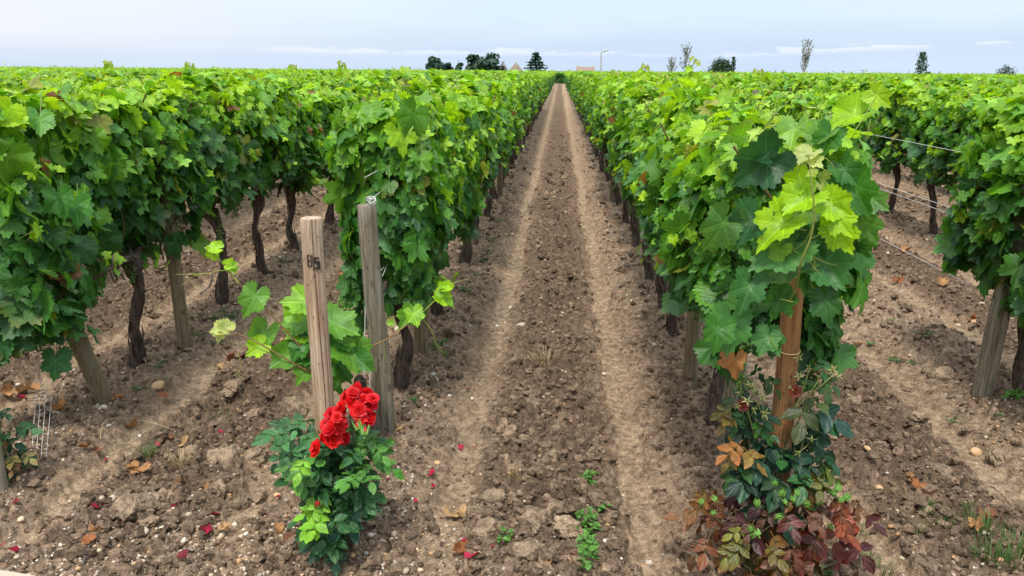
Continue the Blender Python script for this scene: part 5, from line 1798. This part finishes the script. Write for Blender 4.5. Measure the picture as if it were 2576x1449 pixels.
    for (a, b, s, c), p, lab in zip(L, P, ordered_labels(P, gp(829, 1372), 'fallen dark red rose petal on the soil, %s to the red rose bush')):
        d = np.linalg.norm(p - (0, 0, CAM_H))
        o = link('rose_petal', mk[c], loc=(p[0], p[1], gz(p[0], p[1]) + .012), rot=(r.normal(0, .3), r.normal(0, .3), r.uniform(0, 6.28)), scale=s / FPX * d * 1.0)
        tag(o, lab, 'petal', 'fallen rose petals')


litter()


# ---------------------------------------------------------------- weeds, grass tufts, straw, twigs
def oval_template(seed, n=8):
    r = np.random.default_rng(seed)
    t = np.linspace(0, 2 * np.pi, n, endpoint=False)
    P = np.vstack(([[0, .5]], np.column_stack((.34 * np.sin(t), .5 - .5 * np.cos(t)))))
    F = np.array([[0, 1 + k, 1 + (k + 1) % n] for k in range(n)])
    return np.column_stack((P, .4 * np.abs(P[:, 0]) - r.uniform(0, .3) * P[:, 1] ** 2)), F, np.column_stack((P, np.zeros(len(P))))


OVAL = [oval_template(k) for k in range(4)]


def weed_mesh(seed, spread=.07, n=34, leaf=.020, col=(.06, .16, .03), height=.05, name='weed'):
    r = np.random.default_rng(seed)
    mb = MB()
    for k in range(max(3, n // 7)):
        an = r.uniform(0, 6.28); L = spread * r.uniform(.4, 1)
        e = np.array((math.cos(an) * L, math.sin(an) * L, height * r.uniform(.3, 1)))
        pts = spline([(0, 0, 0), e * (.5, .5, .8), e], 6)
        tube(mb, pts, .0015, 4, (.10, .13, .03), 0, False)
        m = 7
        tt = r.uniform(.3, 1, m)
        P = np.array([pts[int(v * 5)] for v in tt]) + r.normal(0, .004, (m, 3))
        ar = r.uniform(0, 6.28, m)
        T = np.column_stack((np.cos(ar), np.sin(ar), r.uniform(-.1, .5, m)))
        scatter(mb, OVAL, P, np.column_stack((r.normal(0, .4, m), r.normal(0, .4, m), np.ones(m))), T, leaf * r.uniform(.6, 1.2, m), np.asarray(col) * r.uniform(.7, 1.3, (m, 1)))
    return mb.mesh(name, M['weed'])


def tuft_mesh(seed, n=40, L=.10, spread=.05, col=(.06, .13, .025), name='grass_tuft', curl=.5, wid=.0016):
    r = np.random.default_rng(seed)
    mb = MB()
    for k in range(n):
        an = r.uniform(0, 6.28); o = np.array((math.cos(an), math.sin(an), 0))
        b = o * spread * r.random() ** .5; l = L * r.uniform(.4, 1.1); c = curl * r.uniform(.3, 1.3)
        s = np.array((-o[1], o[0], 0)) * wid
        pts = [b, b + o * l * .3 * c + (0, 0, l * .5), b + o * l * .75 * c + (0, 0, l * (.9 - .35 * c))]
        v = [pts[0] - s, pts[0] + s, pts[1] + s * .8, pts[1] - s * .8, pts[2]]
        mb.add(v, [[0, 1, 2], [0, 2, 3], [3, 2, 4]], np.asarray(col) * r.uniform(.65, 1.35))
    return mb.mesh(name, M['weed'])


WEEDS = [weed_mesh(2000 + k) for k in range(4)]
PURS = [weed_mesh(2020 + k, .045, 30, .024, (.09, .22, .04), .05) for k in range(3)]
MATS = [weed_mesh(2040 + k, .16, 90, .020, (.045, .125, .03), .04) for k in range(3)]
TUFTS = [tuft_mesh(2060 + k) for k in range(4)]


def plants():
    r = np.random.default_rng(71)
    L = [(1479, 1208, PURS, 1.0), (1478, 1222, PURS, .8), (1508, 1280, PURS, .9), (1478, 1302, PURS, 1.1), (1465, 1315, PURS, 1.0), (1490, 1325, PURS, .8), (1475, 1345, PURS, 1.2), (1472, 1372, PURS, .9), (1475, 1398, PURS, 1.0), (1480, 1415, PURS, 1.1), (1465, 1430, PURS, 1.2), (1275, 1370, PURS, .9)]
    pts = [gp(a, b) for a, b, m, s in L]
    for (a, b, ms, s), p, lab in zip(L, pts, ordered_labels(pts, gp(1475, 1449), 'low green weed with round leaves by the right rut, %s to the camera')):
        tag(link('weed', ms[int(r.integers(0, len(ms)))], loc=(p[0], p[1], gz(p[0], p[1])), rot=(0, 0, r.uniform(0, 6)), scale=s), lab, 'weed', 'weeds beside the right rut')
    L = [(555, 795, 1.0), (520, 800, 1.1), (590, 800, 1.0), (500, 850, .8), (690, 690, 1.1), (650, 715, .9), (720, 660, .9), (545, 860, .7), (400, 910, .6), (380, 925, .7), (350, 960, .6)]
    pts = [gp(a, b) for a, b, s in L]
    for (a, b, s), p, lab in zip(L, pts, ordered_labels(pts, p4, 'mat of small green weeds among left trunks, %s to the leaning post')):
        tag(link('weed', MATS[int(r.integers(0, 3))], loc=(p[0], p[1], gz(p[0], p[1])), rot=(0, 0, r.uniform(0, 6)), scale=s * .75), lab, 'weed', 'weeds under the left vines')
    L = [(1170, 735, .9), (1190, 690, .8), (1210, 660, .8), (1240, 610, .7), (1105, 865, .8), (1095, 880, .7), (1085, 850, .5), (1130, 745, .8), (1225, 640, .7), (1260, 560, .7), (1290, 470, .9), (1305, 430, .8), (1120, 890, .6), (1045, 1030, .5)]
    pts = [gp(a, b) for a, b, s in L]
    for (a, b, s), p, lab in zip(L, pts, ordered_labels(pts, p2, 'green weed growing along the left rim of the track, %s to the grey post')):
        tag(link('weed', WEEDS[int(r.integers(0, 4))], loc=(p[0], p[1], gz(p[0], p[1])), rot=(0, 0, r.uniform(0, 6)), scale=s * 1.2), lab, 'weed', 'weeds along the track')
    L = [(2318, 845, 1.3, MATS, .5), (2255, 905, 1.0, MATS, .6), (2290, 915, .8, MATS, .5), (2245, 815, .6, WEEDS, 1), (2395, 1060, 1, MATS, .5), (2545, 1000, 1.1, PURS, 1.3), (2500, 1055, .9, MATS, .5), (2065, 1445, 1.0, WEEDS, .6), (1570, 520, .9, WEEDS, 1), (1610, 650, .9, WEEDS, .9), (2190, 870, .8, WEEDS, .9), (420, 1075, .7, WEEDS, .6)]
    pts = [gp(a, b) for a, b, s, m, q in L]
    for (a, b, s, ms, q), p, lab in zip(L, pts, ordered_labels(pts, p5, 'scattered green weed on open soil, %s to the stout right post')):
        tag(link('weed', ms[int(r.integers(0, len(ms)))], loc=(p[0], p[1], gz(p[0], p[1])), rot=(0, 0, r.uniform(0, 6)), scale=s * q), lab, 'weed', 'weeds on the open soil')
    L = [(2330, 1270, .7), (2365, 1300, .9), (2385, 1315, .8), (2450, 1330, .9), (2470, 1345, 1.0), (2480, 1365, 1.0), (2535, 1335, .8), (2560, 1360, 1.0), (2500, 1395, 1.1), (2530, 1405, 1.2), (2560, 1400, 1.2), (2460, 1390, .9), (2490, 1430, 1.2), (2555, 1440, 1.3), (2310, 1340, .7), (2430, 1295, .6), (2155, 1345, .8), (2180, 1420, .8), (380, 1150, .8), (365, 1155, .7), (560, 1060, .9), (2215, 1440, .8)]
    pts = [gp(a, b) for a, b, s in L]
    for (a, b, s), p, lab in zip(L, pts, ordered_labels(pts, gp(2576, 1449), 'thin green grass tuft on bare soil, %s to the lower right corner')):
        tag(link('grass_tuft', TUFTS[int(r.integers(0, 4))], loc=(p[0], p[1], gz(p[0], p[1])), rot=(0, 0, r.uniform(0, 6)), scale=s * .9), lab, 'grass', 'grass tufts')
    straw = tuft_mesh(2100, 90, .13, .07, (.33, .23, .12), 'straw_tuft', 1.0, .0013)
    for (a, b, s, lab) in ((1378, 912, 1.15, 'heap of dry straw-coloured roots in the middle of the track'), (2285, 1255, .6, 'dry straw tuft right of the bronze rose bush'), (460, 1190, .6, 'pale wisp of dry grass left of the red rose bush'), (1303, 1195, .5, 'thin straw wisp on the clods of the track')):
        p = gp(a, b)
        tag(link('straw_tuft', straw, loc=(p[0], p[1], gz(p[0], p[1])), rot=(0, 0, a), scale=s), lab, 'straw')
    for pts_, rad, col, lab in (([(208, 1425), (222, 1400), (228, 1378)], .006, (.11, .09, .08), 'short dark twig on the gritty verge'), ([(250, 1120), (258, 1085), (300, 1068), (370, 1075), (440, 1108)], .0018, (.45, .34, .2), 'pale bent grass stalk arching over the soil'),
                               ([(505, 745), (525, 725), (535, 690)], .008, (.16, .13, .11), 'grey stick lying between two left trunks'), ([(2230, 1205), (2260, 1220), (2275, 1255)], .002, (.45, .36, .24), 'thin pale stalk right of the bronze rose bush'), ([(1470, 820), (1495, 832), (1510, 828)], .006, (.5, .4, .28), 'crooked pale root beside the right rut')):
        mb = MB()
        q = [gp(*a) for a in pts_]
        q = [np.array((v[0], v[1], gz(v[0], v[1]) + rad * 1.5 + (.03 if len(pts_) == 5 and 0 < i < 4 else 0))) for i, v in enumerate(q)]
        tube(mb, spline(q, 12), rad * np.linspace(1, .6, 12), 7, col)
        tag(mb.build('twig', M['dry_leaf']), lab, 'twig')


plants()


# ---------------------------------------------------------------- the far edge of the plateau: trees, roofs, lamp
def base_z(Y): return float(-5.0 / (1 + math.exp(-(Y - 330) / 28)))


def tree(name, px, top_py, wpx, Y, label, cat='tree', col=(.02, .055, .022), shape='round', n=900, leaf=None, group=None, trunk_col=(.10, .08, .06), low=None, density=1.0, seed=0, horizon=None):
    r = np.random.default_rng(3000 + seed + int(px))
    hz = 177.5 + (px - 1288) * .0073 if horizon is None else horizon
    P0 = at(px, hz, Y)
    zb = base_z(Y)
    top = at(px, top_py, Y)[2]
    H = top - zb
    W = wpx / FPX * Y * 1.02 * .5
    root = empty(name, (P0[0], Y, zb))
    tag(root, label, cat, group)
    fol, tr = MB(), MB()
    lf = leaf or max(.05, .0022 * Y)
    low = (H * .25) if low is None else low
    pts, nrm = [], []
    if shape == 'round':
        nb = 11
        for k in range(nb):
            u = r.normal(0, 1, 3); u = unit(u) * r.random() ** .5
            c = np.array((u[0] * W * .68, u[1] * W * .68, low + (H - low) * (.52 + .40 * u[2])))
            rad = W * r.uniform(.28, .5)
            q = unit(r.normal(0, 1, (n // nb, 3))) * (r.random((n // nb, 1)) ** .35)
            p = c + q * (rad, rad, rad * .85)
            p = p[p[:, 2] < H]
            pts.append(p); nrm.append(q[:len(p)] + (0, 0, .4))
    elif shape == 'sparse':
        nb = 26
        tips = []
        for k in range(nb):
            t = r.uniform(0, 1)
            a = r.uniform(0, 6.28)
            tip = np.array((math.cos(a) * W * (1 - .35 * t) * r.uniform(.35, 1), math.sin(a) * W * (1 - .35 * t) * r.uniform(.35, 1), low + (H - low) * (.12 + .88 * t)))
            st = np.array((0, 0, max(low * .8, tip[2] - W * 1.3)))
            tube(tr, spline([st, (st + tip) / 2 + (0, 0, -.05), tip], 5), np.linspace(.014, .005, 5) * Y / 60, 4, trunk_col, 0, False)
            m = n // nb
            s = r.random((m, 1))
            p = st + (tip - st) * (.35 + .7 * s) + r.normal(0, .055 * W, (m, 3))
            p = p[p[:, 2] < H]
            pts.append(p); nrm.append(r.normal(0, 1, (len(p), 3)))
    elif shape == 'column':
        t = r.random(n) ** .9
        rad = W * (.30 + .8 * np.sin(np.pi * np.clip(t * .85 + .12, 0, 1))) * r.random(n) ** .4
        a = r.uniform(0, 6.28, n)
        p = np.column_stack((np.cos(a) * rad, np.sin(a) * rad, low + (H - low) * t))
        for k in range(14):
            a0 = r.uniform(0, 6.28); z0 = low + (H - low) * r.uniform(.2, .95)
            m = 14
            s = np.linspace(.4, 1.25, m)
            b = np.column_stack((np.cos(a0) * W * s, np.sin(a0) * W * s, z0 + s * W * 1.2)) + r.normal(0, .04 * W, (m, 3))
            p = np.vstack((p, b[b[:, 2] < H]))
        pts.append(p); nrm.append(p * (1, 1, 0) + (0, 0, .3) + r.normal(0, .4, p.shape))
    elif shape == 'cedar':
        tiers = 9
        for k in range(tiers):
            t = k / (tiers - 1)
            zt_ = low + (H - low) * (.12 + .86 * t)
            Wt = W * (1.05 - .80 * t ** 1.2) * r.uniform(.8, 1.1)
            for b in range(7):
                a = b * .9 + k * 1.3 + r.normal(0, .2)
                m = int(n / tiers / 7)
                s = r.random(m) ** .7
                spread = .18 * Wt * (1 - .3 * s)
                p = np.column_stack((math.cos(a) * Wt * s, math.sin(a) * Wt * s, zt_ + .04 * H * s * (1 - s) - .015 * H * s)) + r.normal(0, 1, (m, 3)) * np.column_stack((spread, spread, np.full(m, .012 * H)))
                pts.append(p); nrm.append(r.normal(0, .4, (m, 3)) + (0, 0, 1))
                tube(tr, [(0, 0, zt_ - .01 * H), (math.cos(a) * Wt, math.sin(a) * Wt, zt_)], (.0025 * Y * .12, .0008 * Y * .12), 4, trunk_col, 0, False)
    elif shape == 'dome':
        u = unit(r.normal(0, 1, (n, 3))) * r.random((n, 1)) ** .3
        u[:, 2] = np.abs(u[:, 2])
        p = u * (W, W, (H - low)) * (1 + .10 * r.normal(0, 1, (n, 1))) + (0, 0, low)
        for k in range(30):
            a = r.uniform(0, 6.28); e = r.uniform(.2, 1.4); d = np.array((math.cos(a) * math.cos(e) * W, math.sin(a) * math.cos(e) * W, math.sin(e) * (H - low)))
            s = np.linspace(.85, r.uniform(1.05, 1.28), 8)[:, None]
            p = np.vstack((p, d * s + (0, 0, low) + r.normal(0, .015 * W, (8, 3))))
        pts.append(p); nrm.append(p * (1, 1, .5) + r.normal(0, .5 * W, p.shape))
    Pp = np.vstack(pts); Nn = np.vstack(nrm)
    m = len(Pp)
    C = np.asarray(col) * r.uniform(.55, 1.6, (m, 1)) * (1 + r.normal(0, .08, (m, 3)))
    scatter(fol, FARL, Pp, Nn, r.normal(0, 1, (m, 3)), lf * r.uniform(.6, 1.3, m), np.maximum(C, .003))
    tr_r = max(.02, H * .012) if shape in ('sparse', 'column') else H * .022
    tube(tr, spline([(0, 0, -.3), (tr_r * .4, 0, H * .4), (0, 0, H * .9)], 7), np.linspace(tr_r * 1.2, tr_r * .25, 7), 8, trunk_col)
    fol.build('crown', M['tree_leaf'], root)
    tr.build('trunk', M['shoot'], root)
    return root


g = 'trees of the far park'
tree('park_tree', 1094, 139, 50, 440, 'dark round tree at the left end of the far tree group', group=g, col=(.020, .056, .034), n=1300, low=3, seed=1)
tree('park_tree', 1126, 156, 34, 442, 'low dark tree between the leftmost and the slender far tree', group=g, col=(.013, .040, .024), n=900, low=2, seed=2)
tree('park_tree', 1154, 144, 24, 438, 'slender airy tree standing left of the two big far trees', group=g, col=(.020, .052, .028), n=620, low=3, seed=3)
tree('park_tree', 1140, 164, 40, 446, 'lowest bushy tree at the foot of the slender far tree', group=g, col=(.014, .042, .026), n=700, low=1, seed=8)
tree('park_tree', 1193, 139, 66, 440, 'big rounded tree in the middle of the far tree group', group=g, col=(.020, .060, .028), n=1700, low=2, seed=4)
tree('park_tree', 1228, 133, 74, 436, 'tallest rounded tree right beside the pointed grey roof', group=g, col=(.019, .056, .028), n=1900, low=2, seed=5)
tree('park_tree', 1255, 160, 30, 434, 'small bushy tree partly hiding the pointed grey roof', group=g, col=(.014, .042, .022), n=600, low=1, seed=9)
tree('cedar_tree', 1348, 134, 58, 430, 'cedar with flat spreading tiers right of the brown pointed roof', col=(.028, .075, .052), shape='cedar', n=2200, low=2, seed=6, leaf=.75)
tree('park_shrub', 1333, 172, 30, 428, 'dark shrub at the foot of the cedar', cat='shrub', col=(.016, .045, .028), n=500, low=.5, seed=7)
tree('young_tree', 2022, 95, 44, 58, 'tall young tree with sparse grey-green leaves, the tallest on the right', shape='sparse', col=(.13, .16, .11), n=620, low=1.9, leaf=.05, group='young trees among the vines', trunk_col=(.30, .22, .15))
tree('young_tree', 1725, 106, 42, 66, 'slim young tree with feathery crown above the sunlit long shoot', shape='sparse', col=(.13, .16, .115), n=520, low=2.0, leaf=.052, group='young trees among the vines', trunk_col=(.28, .22, .17))
tree('young_tree', 1688, 140, 34, 68, 'short sparse young tree with a pale trunk, left of the feathery one', shape='sparse', col=(.14, .17, .12), n=280, low=1.9, leaf=.052, group='young trees among the vines', trunk_col=(.32, .26, .2))
tree('shrub', 1813, 149, 58, 80, 'dense dark rounded shrub standing above the vines', cat='shrub', shape='dome', col=(.024, .055, .018), n=4200, low=1.2, leaf=.085)
tree('columnar_tree', 1843, 143, 10, 79, 'thin dark columnar tree on the right flank of the rounded shrub', shape='column', col=(.022, .055, .022), n=500, low=1.2, leaf=.06)
tree('columnar_tree', 2315, 131, 24, 50, 'narrow leafy columnar tree alone on the right', shape='column', col=(.026, .07, .026), n=620, low=1.1, leaf=.055)
tree('shrub', 2530, 168, 46, 85, 'low dark shrub with wispy twigs near the right end of the horizon', cat='shrub', shape='dome', col=(.022, .045, .02), n=900, low=1.2, leaf=.07)
tree('distant_shrub', 1970, 182, 22, 300, 'tiny bluish bush on the horizon left of the tall young tree', cat='shrub', col=(.03, .055, .04), n=300, low=.5)
tree('distant_shrub', 2335, 181, 18, 300, 'tiny dark bush on the horizon beside the columnar tree', cat='shrub', col=(.03, .055, .04), n=300, low=.5)


def cone_tower(px, top_py, wpx, Y, roof_mat, label, chimney_px=None):
    hz = 177.5 + (px - 1288) * .0073
    zb = base_z(Y); c = at(px, hz, Y); top = at(px, top_py, Y)[2]
    W = wpx / FPX * Y / 2
    eave = at(px, hz + 1, Y)[2]
    root = empty('pointed_roof_tower', (c[0], Y, zb))
    tag(root, label, 'tower', 'towers of the far manor')
    n = 8
    w_ = MB()
    tube(w_, [(0, 0, -.5), (0, 0, (eave - zb) * .5), (0, 0, eave - zb)], W * .86, 16, (.5, .43, .35))
    w_.build('wall', M['pale_stone'], root, smooth=False)
    rf = MB()
    zz = np.linspace(0, 1, 8)
    tube(rf, np.column_stack((np.zeros(8), np.zeros(8), eave - zb + (top - eave) * zz)), W * (1.05 - .98 * zz ** .92), 8)
    r_o = rf.build('roof', roof_mat, root, smooth=False)
    fi = MB(); tube(fi, [(0, 0, top - zb - .1), (0, 0, top - zb + .7)], (.12, .04), 6, (.2, .2, .22)); fi.build('finial', M['lamp_metal'], r_o)
    if chimney_px is not None:
        ch = MB()
        x = (chimney_px - px) / FPX * Y
        w = .55
        z1_ = top - zb - .2
        for (a, b, ww) in (((x, -W * .75), (0, z1_), w), ((x, -W * .75), (z1_, z1_ + .25), w * 1.25)):
            v = [(a[0] + sx * ww / 2, a[1] + sy * ww / 2, zz_) for zz_ in b for sx, sy in ((-1, -1), (1, -1), (1, 1), (-1, 1))]
            ch.add(v, [[0, 1, 5, 4], [1, 2, 6, 5], [2, 3, 7, 6], [3, 0, 4, 7], [4, 5, 6, 7], [3, 2, 1, 0]])
        ch.build('chimney', M['pale_stone'], r_o, smooth=False)


cone_tower(1265, 154, 28, 445, M['slate'], 'grey slate pointed roof half behind the tallest far tree', 1269)
cone_tower(1298, 157, 34, 442, M['brown_tiles'], 'brown pointed roof with a pale chimney left of the cedar', 1299)


def house(px, w_px, top_py, Y, label, chimneys=True, wall_top=None):
    hz = 177.5 + (px - 1288) * .0073
    zb = base_z(Y); c = at(px, hz, Y); top = at(px, top_py, Y)[2] - zb
    W = w_px / FPX * Y / 2; D = W * .6
    eave = top - max(1.2, top * .22)
    root = empty('house', (c[0], Y, zb)); tag(root, label, 'house')
    wl = MB()
    v = [(sx * W * .96, sy * D, z) for z in (-.3, eave) for sx, sy in ((-1, -1), (1, -1), (1, 1), (-1, 1))]
    wl.add(v, [[0, 1, 5, 4], [1, 2, 6, 5], [2, 3, 7, 6], [3, 0, 4, 7]])
    wl.add([(-W * .96, -D, eave), (-W * .96, D, eave), (-W * .96, 0, top - .05), (W * .96, -D, eave), (W * .96, D, eave), (W * .96, 0, top - .05)], [[0, 2, 1], [3, 4, 5]])
    wl.build('wall', M['pale_stone'], root, smooth=False)
    rf = MB()
    e = .3
    t_ = .18
    for s in (-1, 1):
        a = [(-W, s * (D + e), eave - .15), (W, s * (D + e), eave - .15), (W, 0, top), (-W, 0, top)]
        a += [(x, y, z + t_) for x, y, z in a]
        rf.add(a, [[0, 1, 5, 4], [1, 2, 6, 5], [2, 3, 7, 6], [3, 0, 4, 7], [4, 5, 6, 7], [3, 2, 1, 0]])
    r_o = rf.build('roof', M['brown_tiles'], root, smooth=False)
    if chimneys:
        for s in (-1, 1):
            ch = MB()
            x = s * W * .88
            v = [(x + sx * .4, sy * .4, z) for z in (top - .6, top + 1.0) for sx, sy in ((-1, -1), (1, -1), (1, 1), (-1, 1))]
            ch.add(v, [[0, 1, 5, 4], [1, 2, 6, 5], [2, 3, 7, 6], [3, 0, 4, 7], [4, 5, 6, 7]])
            ch.build('chimney', M['pale_stone'], r_o, smooth=False)
    for x in (-.5, 0, .5):
        wi = MB()
        v = [(x * W + sx * .5, -D - .03, z) for z in (eave * .45, eave * .75) for sx in (-1, 1)]
        v += [(a, b + .06, c_) for a, b, c_ in v]
        wi.add(v, [[0, 1, 3, 2], [0, 2, 6, 4], [1, 5, 7, 3], [2, 3, 7, 6], [0, 4, 5, 1]], (.05, .06, .07))
        wi.build('window', M['paint'], root, smooth=False)


house(1473, 44, 169, 420, 'far house with tiled roof and two end chimneys, left of the street lamp')
house(1408, 18, 180, 240, 'small pale low building closing the end of the track', False)


def street_lamp():
    Y = 205
    hz = 179
    c = at(1511, hz, Y); zb = base_z(Y); top = at(1511, 130, Y)[2] - zb
    root = empty('street_lamp', (c[0], Y, zb)); tag(root, 'single tall street lamp with an angled head on the horizon', 'street lamp')
    p = MB(); tube(p, [(0, 0, -.2), (0, 0, top * .5), (0, 0, top * .985)], (.24, .20, .15), 10); p.build('pole', M['lamp_metal'], root)
    a = MB(); tube(a, spline([(0, 0, top * .97), (.35, 0, top * 1.0), (.7, 0, top * 1.02)], 5), .07, 8); ao = a.build('arm', M['lamp_metal'], root)
    h = MB(); V, F = ico(2); h.add(V * (.85, .34, .24) @ np.array(Matrix.Rotation(.42, 3, 'Y')) + (1.1, 0, top * 1.04), F); h.build('lamp_head', M['lamp_metal'], root)
    m = MB(); tube(m, [(-.05, 0, top * .97), (-.05, 0, top * 1.1)], .045, 6); m.build('antenna', M['lamp_metal'], root)


street_lamp()


def pole(px, top_py, Y, label, cross=True):
    hz = 177.5 + (px - 1288) * .0073
    c = at(px, hz, Y); zb = base_z(Y); top = at(px, top_py, Y)[2] - zb
    root = empty('utility_pole', (c[0], Y, zb)); tag(root, label, 'utility pole', 'utility poles on the horizon')
    p = MB(); tube(p, [(0, 0, -.2), (0, 0, top)], (.2, .14), 8, (.12, .10, .09)); p.build('pole', M['shoot'], root)
    if cross:
        p = MB(); tube(p, [(-.95, 0, top - .25), (.95, 0, top - .25)], .1, 6, (.12, .10, .09)); p.build('crossarm', M['shoot'], root)


pole(2170, 176, 380, 'utility pole with a wide crossarm, the right one of the pair')
pole(2121, 178, 400, 'utility pole with a crossarm left of its twin on the right horizon')
pole(1951, 176, 300, 'bare utility pole left of the tall young tree', False)
